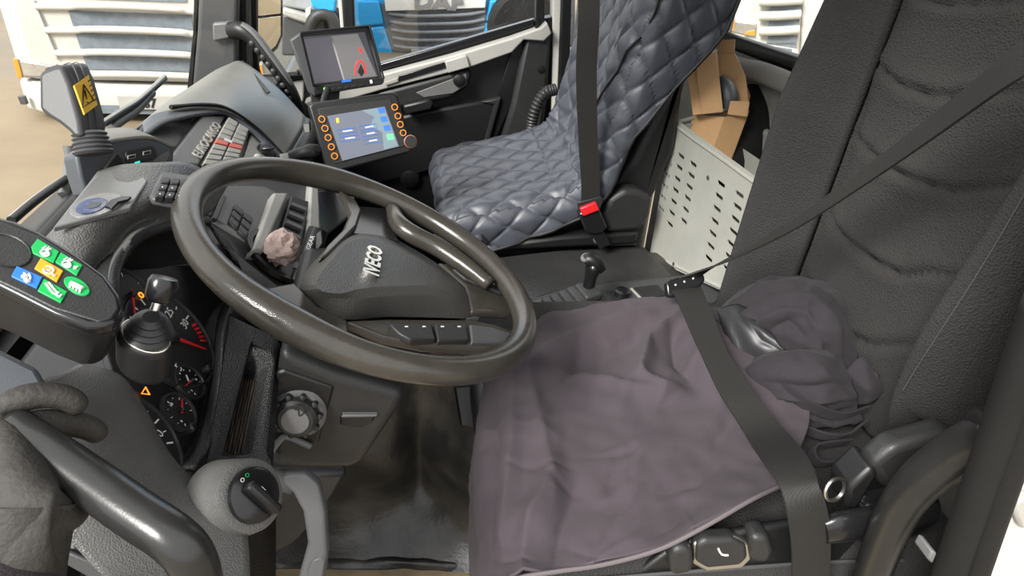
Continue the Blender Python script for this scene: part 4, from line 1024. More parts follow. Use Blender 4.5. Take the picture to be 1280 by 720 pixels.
# ---- lower facing panel with the bristle slot where the column passes
LP = [CL(300, 345, .012), CL(272, 395, .012), CL(266, 470, .012), CL(246, 555, .012), CL(224, 585, .012)]
RP = [P(400, 400, .93), P(352, 436, .85), P(344, 470, .82), P(335, 545, .78), P(300, 600, .745)]
inner = []
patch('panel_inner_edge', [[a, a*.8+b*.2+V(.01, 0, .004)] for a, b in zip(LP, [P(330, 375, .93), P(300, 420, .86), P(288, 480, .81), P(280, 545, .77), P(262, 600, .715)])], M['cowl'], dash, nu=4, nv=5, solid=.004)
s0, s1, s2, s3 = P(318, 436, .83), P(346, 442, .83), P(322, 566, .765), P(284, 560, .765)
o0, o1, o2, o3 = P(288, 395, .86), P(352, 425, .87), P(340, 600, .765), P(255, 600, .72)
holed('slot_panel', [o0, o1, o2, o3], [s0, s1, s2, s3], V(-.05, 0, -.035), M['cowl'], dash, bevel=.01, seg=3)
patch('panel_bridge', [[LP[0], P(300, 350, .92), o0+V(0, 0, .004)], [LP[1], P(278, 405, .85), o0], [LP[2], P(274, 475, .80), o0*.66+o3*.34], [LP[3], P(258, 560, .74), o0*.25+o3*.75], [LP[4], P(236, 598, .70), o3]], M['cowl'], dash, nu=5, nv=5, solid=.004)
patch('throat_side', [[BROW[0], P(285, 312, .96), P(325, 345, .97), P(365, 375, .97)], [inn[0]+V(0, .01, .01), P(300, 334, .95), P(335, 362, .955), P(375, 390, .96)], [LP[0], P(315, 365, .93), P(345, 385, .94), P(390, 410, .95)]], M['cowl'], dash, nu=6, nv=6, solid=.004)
v_ = []
for k in range(9):
    t = (k+.5)/9
    a = s0*(1-t)+s1*t+V(-.02, 0, -.014); b = s3*(1-t)+s2*t+V(-.02, 0, -.014)
    a = a*.82+b*.18
    prism('bristle_row', [a, a+(s1-s0)*.07, b+(s2-s3)*.07, b], V(-.012, 0, -.02), M['bristle'], dash, bevel=.001)
# ---- grained end panel beside the door, with light switch
grain = [rowd((100, 455, .70), (150, 468, .69), (182, 510, .69), (204, 552, .685), (228, 584, .68), (256, 602, .69), (300, 592, .72)),
         rowd((90, 460, .655), (140, 476, .655), (172, 516, .66), (197, 558, .66), (222, 594, .655), (252, 614, .66), (304, 610, .69)),
         rowd((76, 466, .615), (118, 490, .615), (150, 535, .62), (180, 580, .62), (212, 620, .62), (252, 648, .625), (308, 650, .655)),
         rowd((56, 474, .58), (94, 515, .575), (126, 560, .58), (156, 605, .585), (196, 648, .59), (244, 690, .60), (312, 700, .625)),
         rowd((26, 492, .555), (60, 545, .55), (96, 598, .555), (130, 645, .56), (176, 690, .57), (232, 735, .58), (312, 760, .60)),
         rowd((-20, 515, .54), (10, 570, .535), (50, 630, .54), (100, 690, .545), (150, 740, .55), (215, 790, .56), (310, 820, .58))]
patch('end_panel', grain, M['grain'], dash, nu=7, nv=6, angle=180, solid=.006)
KN = Vector((.72, -.42, .55)).normalized()
kc = P(316, 619, .648)
ls = lathe('light_switch', [(.040, -.05), (.0355, -.008), (.0345, -.002), (.031, .000), (.0265, .000), (.026, -.002)], kc, KN, M['grain'], dash, n=36)
kid(lathe('switch_dial', [(.0265, 0), (.026, .005), (.023, .007), (.004, .0075)], kc, KN, M['blacksmooth'], dash, n=36), ls)
_, kb, kcv = frame_of(KN)
gp0, gp1 = Plane(kc+KN*.008, KN)(305, 606), Plane(kc+KN*.008, KN)(343, 640)
gd = (gp1-gp0).normalized()
kid(box('switch_grip', (gp0+gp1)/2+KN*.005, (gp1-gp0).length, .011, .014, M['black'], dash, ax=gd, ay=KN.cross(gd), az=KN, bevel=.004), ls)
kp = Plane(kc+KN*.0085, KN)
kid(prism('switch_pointer', kp.many([(322, 611), (326, 608), (331, 613), (327, 616)], .005), KN*.002, M['print'], dash, bevel=0), ls)
for q in ((303, 600), (309, 594)): kid(lathe('lamp_symbol', [(.0014, 0), (.0021, 0), (.0021, .0004), (.0014, .0004)], kp(*q, .0), KN, M['green'] if q[0] > 305 else M['print'], dash, n=12, cap=False), ls)
# lower vent behind hand grip
VP = Plane(P(130, 660, .66), (.75, -.35, .55))
vf = prism('air_vent', VP.many([(92, 660), (112, 640), (150, 652), (148, 686), (128, 706), (90, 690)], .002), VP.n*-.03, M['dark'], dash, bevel=.004)
for k in range(5):
    kid(prism('vent_slat', VP.many([(104+k*1.5, 646+k*7), (142, 654+k*7), (141, 657.5+k*7), (102+k*1.5, 649.5+k*7)], .006), VP.n*-.012, M['black'], dash, bevel=.0008), vf)
under = [rowd((-30, 560, .72), (60, 590, .74), (150, 620, .76), (250, 640, .80), (345, 600, .92)), rowd((-30, 660, .70), (60, 680, .72), (150, 690, .74), (250, 690, .78), (345, 660, .98)), rowd((-30, 780, .68), (60, 790, .70), (150, 800, .72), (250, 800, .76), (345, 790, .96))]
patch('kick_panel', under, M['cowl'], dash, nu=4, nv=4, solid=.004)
prism('kick_trim', [P(70, 700, .60), P(80, 686, .60), P(140, 712, .61), P(170, 740, .62), P(150, 745, .62)], V(0, .01, -.01), M['darkgrey'], dash, bevel=.003)
# ---- pod with USB sockets
UP = Plane((-.372, .7, .98), (.80, -.52, .28))
pod = [(95, 195), (105, 187), (126, 180), (147, 175), (180, 172), (203, 176), (219, 185), (216, 215), (140, 245), (108, 245), (100, 220)]
prism('centre_pod', UP.many(pod), UP.n*-.03+V(0, 0, .0), M['slate'], dash, bevel=.004, seg=3)
pt = [[UP(a, b)+V(.002, 0, .001) for a, b in ((120, 181), (135, 177), (160, 173), (190, 172), (219, 184))],
      [UP(a, b)+V(-.015, .01, .004) for a, b in ((120, 181), (135, 177), (160, 173), (190, 172), (219, 184))],
      [UP(a, b)+V(-.035, .03, .003) for a, b in ((120, 181), (135, 177), (160, 173), (190, 172), (219, 184))]]
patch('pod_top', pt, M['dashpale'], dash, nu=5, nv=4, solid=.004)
ub = prism('usb_plate', UP.many([(157, 191), (160, 188), (190, 182), (194, 184), (196, 196), (193, 199), (163, 205), (159, 203)], .004), UP.n*-.006, M['dark'], dash, bevel=.0015)
for q in ((165, 196), (184, 191)):
    kid(prism('usb_port', UP.many([(q[0]-5, q[1]-1.6), (q[0]+5, q[1]-3.6), (q[0]+5, q[1]+1.2), (q[0]-5, q[1]+3.2)], .0055), UP.n*-.003, M['lightgrey'], dash, bevel=.0005), ub)
    kid(prism('port_mouth', UP.many([(q[0]-3.8, q[1]-.6), (q[0]+3.8, q[1]-2.4), (q[0]+3.8, q[1]+.6), (q[0]-3.8, q[1]+2.2)], .006), UP.n*-.001, M['black'], dash, bevel=0), ub)
kid(prism('usb_light', UP.many([(169, 203), (175, 201), (175, 203), (170, 205)], .0055), UP.n*-.002, emit_mat('teal_led', (.02, .7, .5), .7), dash, bevel=0), ub)
prism('pod_wedge', UP.many([(131, 211), (146, 191), (149, 192), (156, 205)], .01), UP.n*-.012, M['black'], dash, bevel=.002)
prism('pod_shelf', UP.many([(193, 199), (211, 188), (213, 194), (208, 203), (190, 206)], .001), UP.n*-.01, M['grey'], dash, bevel=.001)
# ---- centre fascia: name strip, pale switch bank, key panel
CS = Plane((-.345, .97, .88), (.64, 0, .77))
prism('fascia_back', CS.many([(205, 206), (250, 138), (285, 138), (318, 158), (365, 200), (420, 250), (400, 330), (370, 360), (300, 350), (225, 260)], -.004), CS.n*-.03, M['darkgrey'], dash, bevel=.004)
prism('name_strip', CS.many([(207, 204), (252, 144), (283, 144), (249, 206)], .006), CS.n*-.014, M['grey'], dash, bevel=.004, seg=3)
tx0, tx1 = CS(241, 203, .0065), CS(276, 150, .0065)
text('name_letters', 'EUROCARGO', (tx0+tx1)/2, (tx1-tx0), CS.n.cross(tx1-tx0), .022, M['buttongrey'], dash, .0018, sx=1.2, bold=.0004)
def quad(pl, A, B, D, E, r0, r1, c0, c1):
    """cell of a 4-point field; A top-left B top-right D bottom-right E bottom-left"""
    def L(s, t): return ((A[0]*(1-s)+B[0]*s)*(1-t)+(E[0]*(1-s)+D[0]*s)*t, (A[1]*(1-s)+B[1]*s)*(1-t)+(E[1]*(1-s)+D[1]*s)*t)
    return [L(c0, r0), L(c1, r0), L(c1, r1), L(c0, r1)]
bk = prism('switch_bank', CS.many([(250, 206), (285, 143), (314, 161), (297, 210)], .006), CS.n*-.012, M['dark'], dash, bevel=.002)
A_, B_, D_, E_ = (286, 145), (312, 161), (296, 208), (253, 205)
for r in range(9):
    for c in range(2):
        q = quad(CS, A_, B_, D_, E_, r/9+.008, (r+1)/9-.008, c/2+.02, (c+1)/2-.02)
        m_ = M['buttongrey'] if r != 4 else mat('red_hazard_switch', (.55, .10, .07), .45)
        s_ = kid(prism('switch', CS.many(q, .014), CS.n*-.008, m_ if r > 0 else M['buttongrey'], dash, bevel=.0015), bk)
kid(prism('hazard_mark', CS.many([(281, 172), (291, 176), (290, 179), (280, 175)], .0148), CS.n*-.0008, M['print'], dash, bevel=0), bk)
prism('key_panel', CS.many([(316, 163), (354, 196), (350, 210), (300, 211)], .004), CS.n*-.01, M['lightgrey'], dash, bevel=.003)
lathe('ignition_barrel', [(.017, 0), (.016, .010), (.012, .012)], CS(331, 190, .004), CS.n, M['black'], dash, n=20)
box('ignition_key', CS(336, 187, .03), .010, .035, .022, M['blacksmooth'], dash, ax=CS.n, ay=(0, 1, -.4), az=(1, 0, 0), bevel=.003)
lathe('dial', [(.012, 0), (.011, .010), (.008, .012)], CS(322, 202, .004), CS.n, M['lightgrey'], dash, n=18)
prism('pale_catch', CS.many([(350, 192), (361, 190), (362, 212), (352, 212)], .012), CS.n*-.012, M['lightgrey'], dash, bevel=.003)
# lower banks seen through the wheel
lp = prism('lower_plate', CS.many([(246, 232), (330, 232), (352, 244), (322, 306), (262, 270)], .004), CS.n*-.012, M['grey'], dash, bevel=.003)
for (A_, B_, D_, E_, nr, nc, m_) in [((262, 236), (285, 244), (272, 276), (248, 262), 1, 3, M['black']), ((294, 253), (318, 272), (309, 298), (286, 276), 3, 2, M['black'])]:
    for r in range(nr):
        for c in range(nc):
            kid(prism('switch', CS.many(quad(CS, A_, B_, D_, E_, r/nr+.03, (r+1)/nr-.03, c/nc+.03, (c+1)/nc-.03), .010), CS.n*-.008, m_, dash, bevel=.0015), lp)
prism('fascia_rib', CS.many([(342, 240), (362, 240), (330, 314), (316, 312)], .02), CS.n*-.025, M['lightgrey'], dash, bevel=.005, seg=3)
ve = prism('centre_vent', CS.many([(364, 244), (388, 252), (376, 312), (348, 296)], .008), CS.n*-.014, M['black'], dash, bevel=.003)
for k in range(4):
    kid(prism('vent_slat', CS.many(quad(CS, (364, 250), (386, 258), (376, 306), (352, 294), k/4+.04, k/4+.12, .08, .92), .014), CS.n*-.008, M['grey'], dash, bevel=.0006), ve)
prism('fascia_edge', CS.many([(390, 200), (398, 204), (402, 300), (388, 330), (384, 300)], .012), CS.n*-.02, M['lightgrey'], dash, bevel=.005)
tr_ = lathe('tray', [(.055, 0), (.055, .008), (.046, .008), (.044, -.012), (.002, -.012)], CS(346, 322, .006), CS.n, M['black'], dash, n=28)
prism('lower_pocket', CS.many([(388, 240), (440, 232), (448, 262), (400, 300)], .002), CS.n*-.01, M['blacksmooth'], dash, bevel=.004)
# hood over centre fascia
H3 = [rowz((178, 154, .925), (192, 143, .93), (217, 137, .925), (262, 134, .905), (290, 140, .885), (325, 164, .835), (358, 198, .78)),
      [CS(a, b, .012) for a, b in ((180, 168), (200, 155), (222, 148), (258, 142), (287, 144), (318, 166), (354, 200))]]
patch('centre_brow', H3, M['slate'], dash, nu=4, nv=3, solid=.006)
prism('brow_window', [PX(a, b, -.40) for a, b in ((222, 150), (250, 143), (236, 165), (215, 168))], V(-.01, 0, 0), M['grey'], dash, bevel=.001)
patch('brow_filler', [rowz((178, 156, .92), (200, 150, .915), (240, 146, .90)), [UP(219, 185)+V(-.06, 0, 0), CS(222, 180, -.01), CS(235, 172, -.005)], [UP(219, 200)+V(-.02, 0, 0), CS(210, 203, -.008), CS(230, 200, -.004)]], M['darkgrey'], dash, nu=4, nv=4)
# passenger dash top
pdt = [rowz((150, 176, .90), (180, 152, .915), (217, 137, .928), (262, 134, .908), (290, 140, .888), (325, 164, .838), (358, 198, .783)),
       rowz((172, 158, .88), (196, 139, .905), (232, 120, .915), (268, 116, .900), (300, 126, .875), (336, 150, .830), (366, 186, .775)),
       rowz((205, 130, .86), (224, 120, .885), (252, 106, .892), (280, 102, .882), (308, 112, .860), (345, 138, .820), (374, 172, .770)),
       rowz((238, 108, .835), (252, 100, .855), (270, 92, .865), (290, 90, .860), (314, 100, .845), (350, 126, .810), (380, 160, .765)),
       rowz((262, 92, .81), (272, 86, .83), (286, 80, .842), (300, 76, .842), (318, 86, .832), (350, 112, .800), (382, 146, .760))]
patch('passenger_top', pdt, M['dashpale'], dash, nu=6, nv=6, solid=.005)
edge = [r[-1] for r in pdt]
patch('passenger_fascia', [[e, e+V(.015, 0, -.012), e+V(.02, 0, -.05), e+V(-.01, 0, -.16), e+V(-.06, 0, -.36)] for e in edge], M['dark'], dash, nu=4, nv=4, solid=.005)
tube('edge_strip', [e+V(-.004, 0, .004) for e in pdt[0][2:]]+[edge[0]], .004, M['rubber'], dash, n=6)
prism('demist_slot', [PZ(a, b, .832) for a, b in ((300, 78), (304, 77), (338, 116), (334, 118))], V(0, 0, .004), M['black'], dash, bevel=.001)
tag(box('dash_carrier', (-.42, 1.05, .50), .14, 1.75, .5, M['black'], dash, bevel=.02))

# ---- tissue
ti = PX(346, 312, 0)
tv = []
c0 = CS(346, 316, .014)
tf = []
N1, N2 = 18, 26
rr = random.Random(3)
for i in range(N1+1):
    ph = math.pi*i/N1
    for j in range(N2):
        th = 2*math.pi*j/N2; d = V(math.sin(ph)*math.cos(th), math.sin(ph)*math.sin(th), math.cos(ph))
        r_ = .027*(1+.28*noise.noise(d*2.2+V(4, 1, 2))+.22*abs(noise.noise(d*5.5))+.12*noise.noise(d*11))
        tv.append(c0+V(d.x*r_*.9, d.y*r_*1.25, d.z*r_*.8)+CS.n*.012)
for i in range(N1):
    for j in range(N2): tf.append((i*N2+j, i*N2+(j+1) % N2, (i+1)*N2+(j+1) % N2, (i+1)*N2+j))
tag(mesh('tissue', tv, tf, M['tissue'], None, angle=22), 'crumpled pink paper tissue lying in the dashboard tray', 'tissue')
# ------------------------------------------------------------------ steering wheel
WC = V(-.047, .558, .870); WR = .2215; TR = .0165
th_, ph_ = math.radians(66.4), math.radians(4.0)
WN = V(math.cos(th_)*math.cos(ph_), math.cos(th_)*math.sin(ph_), math.sin(th_))
WRt = V(0, 1, 0); WRt = (WRt-WN*WRt.dot(WN)).normalized()      # driver's right
WU = WN.cross(WRt)                                              # towards the windscreen
if WU.x > 0: WU = -WU
def wp_(a, r, h=0): return WC+WRt*(math.cos(a)*r)+WU*(math.sin(a)*r)+WN*h
sw = thing('steering_wheel', 'black leather steering wheel with moulded hub and thumb controls', 'steering wheel', WC)
rp, rr_ = [], []
for k in range(72):
    a = 2*math.pi*k/72; deg = math.degrees(a)
    g = sum(math.exp(-((((deg-s+180) % 360)-180)/16)**2) for s in (22, 158))
    rp.append(wp_(a, WR-.003*g)); rr_.append(TR*(1+.16*g))
tube('rim', rp, rr_, M['wheel'], sw, n=20, closed=True, sm=2, angle=180)
# hub: airbag cover lofted from its lower edge up to a raised crest
def hubpt(x, y, h): return WC+WRt*x+WU*y+WN*h
def HB(h): return Plane(WC+WN*h, WN)
lo_ = [(374, 355), (406, 313), (437, 290), (477, 291), (513, 309), (544, 328), (584, 358), (592, 384), (588, 397), (544, 397), (483, 396), (430, 399), (395, 380)]
mi_ = [(381, 356), (410, 316), (439, 293.5), (476, 294.5), (511, 312), (541, 331), (578, 360), (583, 378), (579, 385), (540, 383.5), (484, 385.5), (436, 389), (402, 376)]
tp_ = [(394, 356), (416, 323), (441, 300), (472, 299.5), (505, 316), (531, 330), (540, 345), (541, 353), (537, 356), (510, 357), (480, 358), (450, 361), (420, 367)]
secs = [[HB(-.062)(a, b) for a, b in lo_], [HB(-.030)(a, b) for a, b in lo_], [HB(-.018)(a, b) for a, b in mi_], [HB(-.004)(a*.45+c*.55, b*.45+d*.55) for (a, b), (c, d) in zip(mi_, tp_)], [HB(.003)(a, b) for a, b in tp_]]
hv, hf = [], []; n_ = None
for sct in secs:
    pp = spline(sct, 4, True); n_ = len(pp); hv += pp
for i in range(len(secs)-1):
    for k in range(n_): hf.append((i*n_+k, i*n_+(k+1) % n_, (i+1)*n_+(k+1) % n_, (i+1)*n_+k))
hf.append(tuple((len(secs)-1)*n_+k for k in range(n_)))
hub = mesh('airbag_cover', hv, hf, M['hub'], sw, angle=28)
tp = HB(.0045); t0, t1 = tp(463.5, 347), tp(470, 308)
kid(text('maker_letters', 'IVECO', (t0+t1)/2, t1-t0, WU, .0275, M['chrome'], sw, .0022, bold=.0009), hub)
def plate(name, px, h, t, m, par=None, bevel=.004):
    o = prism(name, HB(h).many(px), WN*-t, m, sw, bevel=bevel, seg=3)
    if par: kid(o, par)
    return o
sp1 = plate('far_spoke', [(424, 236), (446, 250), (453, 262), (447, 282), (430, 300), (412, 318), (400, 322), (410, 305), (430, 285), (438, 266), (432, 250)], -.008, .012, M['wheel'])
plate('spoke_inlay', [(450, 258), (482, 260), (494, 292), (500, 302), (476, 296), (440, 292)], -.016, .006, M['blacksmooth'], sp1, .002)
tube('thumb_grip', HB(-.006).many([(490, 260), (498, 279), (516, 293), (545, 308), (580, 331), (612, 356)]), [.010, .014, .0145, .014, .013, .010], M['wheel'], sw, n=14, angle=180)
sp2 = plate('right_spoke', [(548, 326), (580, 340), (630, 362), (640, 392), (590, 388), (582, 356)], -.020, .012, M['wheel'])
plate('spoke_strip', [(566, 335), (582, 340), (628, 360), (628, 366), (582, 348)], -.014, .006, M['dark'], sp2, .002)
sp3 = plate('lower_spoke', [(430, 400), (484, 398), (588, 399), (616, 404), (650, 416), (640, 434), (600, 436), (530, 430), (480, 420)], -.024, .014, M['wheel'])
plate('thumb_button', [(487, 404), (539, 404), (545, 424), (514, 424), (500, 416)], -.017, .010, M['dark'], sp3, .0025)
plate('thumb_button', [(543, 404), (583, 404), (586, 425), (548, 425)], -.017, .010, M['dark'], sp3, .0025)
plate('spoke_cap', [(587, 405), (612, 408), (641, 416), (632, 428), (590, 427)], -.018, .010, M['darkgrey'], sp3, .0025)
for q in ((508, 408), (530, 408), (553, 408), (574, 408)): plate('button_mark', [(q[0]-2, q[1]-.7), (q[0]+2, q[1]-.7), (q[0]+2.4, q[1]+.7), (q[0]-1.6, q[1]+.7)], -.0165, .0006, M['print'], sp3, 0)
sp4 = plate('near_spoke', [(368, 352), (398, 382), (436, 400), (440, 440), (400, 436), (340, 392), (330, 360)], -.022, .012, M['wheel'])
plate('hub_skirt', [(384, 352), (440, 296), (540, 335), (588, 390), (540, 430), (440, 430)], -.045, .03, M['black'], None, .006)

# ---- column shroud
col = thing('steering_column', 'charcoal steering column shroud with horn knob below the wheel', 'steering column', (-.12, .55, .55))
yc = .452
PC = Plane((0, yc, 0), (0, -1, 0))
prism('lower_shroud', PC.many([(350, 436), (372, 446), (420, 466), (508, 492), (500, 512), (452, 582), (436, 588), (372, 588), (336, 586), (340, 500)]), (0, .21, 0), M['dark'], col, bevel=.014, seg=4)
prism('upper_shroud', [p for p in PC.many([(352, 400), (395, 398), (470, 405), (520, 430), (512, 488), (420, 462), (372, 442), (350, 430)], -.012)], (0, .19, 0), M['black'], col, bevel=.016, seg=4)
prism('switch_plate', PC.many([(345, 466), (356, 462), (418, 484), (398, 556), (388, 562), (338, 540)], .003), (0, .01, 0), M['black'], col, bevel=.004)
hk = PC(374, 514, .004)
kn = lathe('horn_knob', [(.031, 0), (.031, .006), (.026, .010), (.025, .020), (.021, .024), (.012, .0245)], hk, (-.05, -1, .22), M['dark'], col, n=32)
kid(lathe('knob_collar', [(.034, -.002), (.034, .004), (.030, .009), (.027, .009)], hk, (-.05, -1, .22), M['grey'], col, n=32, cap=False), kn)
for k in range(10):
    a = 2*math.pi*k/10; fa, fb, fc = frame_of((-.05, -1, .22))
    kid(lathe('knob_grip', [(.004, 0), (.004, .012), (.002, .014)], hk+fb*math.cos(a)*.027+fc*math.sin(a)*.027+fa*.004, (-.05, -1, .22), M['dark'], col, n=8), kn)
kid(lathe('knob_face', [(.017, 0), (.0165, .002), (.006, .0025)], hk+Vector((-.05, -1, .22)).normalized()*.0245, (-.05, -1, .22), M['grey'], col, n=28), kn)
hf_ = Plane(hk+Vector((-.05, -1, .22)).normalized()*.0272, (-.05, -1, .22))
kid(tube('horn_symbol', hf_.many([(368, 506), (374, 504), (381, 509), (380, 516), (374, 520), (373, 513), (368, 512)]), .0009, M['ink'], col, n=6, sm=2), kn)
prism('finger_slot', PC.many([(425, 520), (470, 520), (466, 528), (452, 536), (424, 532)], .002), (0, .012, 0), M['blacksmooth'], col, bevel=.003)
prism('slot_lip', PC.many([(428, 519), (472, 519), (470, 521), (428, 522)], .006), (0, .01, 0), M['grey'], col, bevel=.001)
tube('plate_rib', PC.many([(338, 566), (350, 550), (360, 546), (388, 558)], .006), .0045, M['grey'], col, n=8)
# stalk on the far side
st = [P(372, 352, .98), P(382, 330, .985), P(392, 305, .99), P(398, 288, .995)]
ss = tube('control_stalk', st, [.013, .016, .018, .017], M['black'], col, n=16, flat=(1, .8, (0, 0, 1)))
kid(text('stalk_print', 'PULL GEAR', P(385, 312, .968), P(391, 296, .968)-P(379, 328, .968), V(-1, .2, .4), .0085, M['print'], col, .0004), ss)
kid(tube('stalk_ring', [P(378, 340, .982), P(381, 333, .984)], .0172, M['darkgrey'], col, n=16, sm=1, flat=(1, .8, (0, 0, 1))), ss)
prism('stalk_pad', [P(394, 292, .972), P(402, 286, .974), P(404, 304, .972), P(394, 318, .970)], V(0, .004, -.003), M['dark'], col, bevel=.002)
# tilt lever under the column
lv = thing('tilt_lever', 'grey curved release lever hanging under the steering column', 'lever', P(372, 598, .84))
PLv = Plane(P(380, 640, .82), (-.12, -.9, .4))
prism('lever_arm', PLv.many([(352, 606), (350, 596), (360, 590), (382, 592), (398, 606), (406, 640), (409, 690), (402, 740), (370, 740), (374, 716), (384, 680), (378, 640), (366, 618)]), PLv.n*-.018, M['levergrey'], lv, bevel=.006, seg=3)
prism('lever_scoop', PLv.many([(384, 712), (390, 700), (402, 696), (406, 704), (402, 730), (384, 736)], .002), PLv.n*-.004, M['levergrey'], lv, bevel=.002)
tube('lever_pivot', [P(350, 600, .84), P(372, 604, .83)], .014, M['darkgrey'], lv, n=14, sm=1)
# under-dash support behind the lever
S(prism('trim_8', [P(330, 590, .95), P(440, 590, 1.0), P(400, 640, 1.02), P(370, 680, 1.02), P(330, 700, .98)], V(-.05, .1, 0), M['dark'], None, bevel=.01))
# ------------------------------------------------------------------ screens on the dash
def monitor():
    n = (CAM-P(425, 75, 1.58)).normalized()*1+V(.10, 0, -.02); pl = Plane(P(425, 75, 1.58), n)
    root = thing('camera_monitor', 'hooded reversing camera monitor with split screen above the terminal', 'monitor', P(430, 120, 1.6))
    n = pl.n; dk = M['darkgrey']
    prism('housing', pl.many([(362, 50), (377, 40), (462, 32), (480, 104), (392, 121), (386, 116)], -.012), n*-.035, dk, root, bevel=.004)
    O = [(374, 39), (463, 31), (481, 98), (391, 108)]; I = [(379, 46), (456, 40), (473, 96), (393, 105)]
    # sun hood: four thin boards standing forward
    for i in range(3):
        a, b = [(3, 0), (0, 1), (1, 2)][i]
        prism('hood_board', [pl(*O[a], -.012), pl(*O[b], -.012), pl(*O[b], .030), pl(*O[a], .030)], (pl(*I[a])-pl(*O[a]))*.25, M['black'], root, bevel=.001)
    sc = prism('screen', pl.many(I, -.008), n*-.004, emit_mat('dark_screen', (.05, .05, .06), .3), root, bevel=0)
    kid(prism('picture', pl.many([(380, 49), (413, 45.5), (429, 100), (394, 104.5)], -.0072), n*-.0006, emit_mat('left_picture', (.075, .07, .085), .45), root, bevel=0), sc)
    kid(prism('picture', pl.many([(415, 45), (447, 42), (471, 95), (431, 100)], -.0072), n*-.0006, emit_mat('right_picture', (.16, .15, .15), .45), root, bevel=0), sc)
    rd = emit_mat('red_overlay', (.9, .05, .04), .5)
    kid(tube('red_trace', pl.many([(444, 94), (445, 82), (450, 76), (455, 82), (457, 92)], -.0066), .0022, rd, root, n=6), sc)
    kid(tube('red_trace', pl.many([(449, 60), (452, 66)], -.0066), .0026, rd, root, n=6), sc)
    kid(prism('dark_shape', pl.many([(447, 90), (451, 80), (456, 90), (452, 96)], -.0068), n*-.0004, M['ink'], root, bevel=0), sc)
    kid(prism('divider', pl.many([(412.6, 45), (415, 45), (431, 100), (429, 100)], -.0066), n*-.0004, M['lightgrey'], root, bevel=0), sc)
    cs = prism('control_strip', pl.many([(392, 108), (480, 98), (480, 103), (477, 106), (394, 119)], .004), n*-.02, M['black'], root, bevel=.002)
    kid(lathe('power_light', [(.003, 0), (.003, .001), (.001, .0015)], pl(406, 111, .005), n, emit_mat('green_led', (.2, 1, .05), 2), root, n=10), cs)
    kid(prism('brand_plate', pl.many([(427, 100.5), (439, 99), (439, 102), (427, 103.5)], .006), n*-.003, M['bluestk'], root, bevel=0), cs)
    for k in range(5): kid(prism('key', pl.many([(413+k*9, 110.6-k*1.3), (419+k*9, 109.7-k*1.3), (419+k*9, 112-k*1.3), (413+k*9, 112.9-k*1.3)], .006), n*-.004, M['dark'], root, bevel=.0005), cs)
    kid(prism('badge', pl.many([(462, 100), (465, 99.6), (466, 104), (463, 104.5)], .006), n*-.003, M['print'], root, bevel=0), cs)
    for q in ((366, 62), (371, 90)): lathe('side_screw', [(.006, 0), (.006, .004), (.003, .006)], pl(q[0]+3, q[1], -.03), (-1, -.4, 0), M['black'], root, n=10)
    prism('bracket', pl.many([(388, 118), (425, 112), (424, 124), (390, 130)], -.03), n*-.01, M['dark'], root, bevel=.002)
monitor()
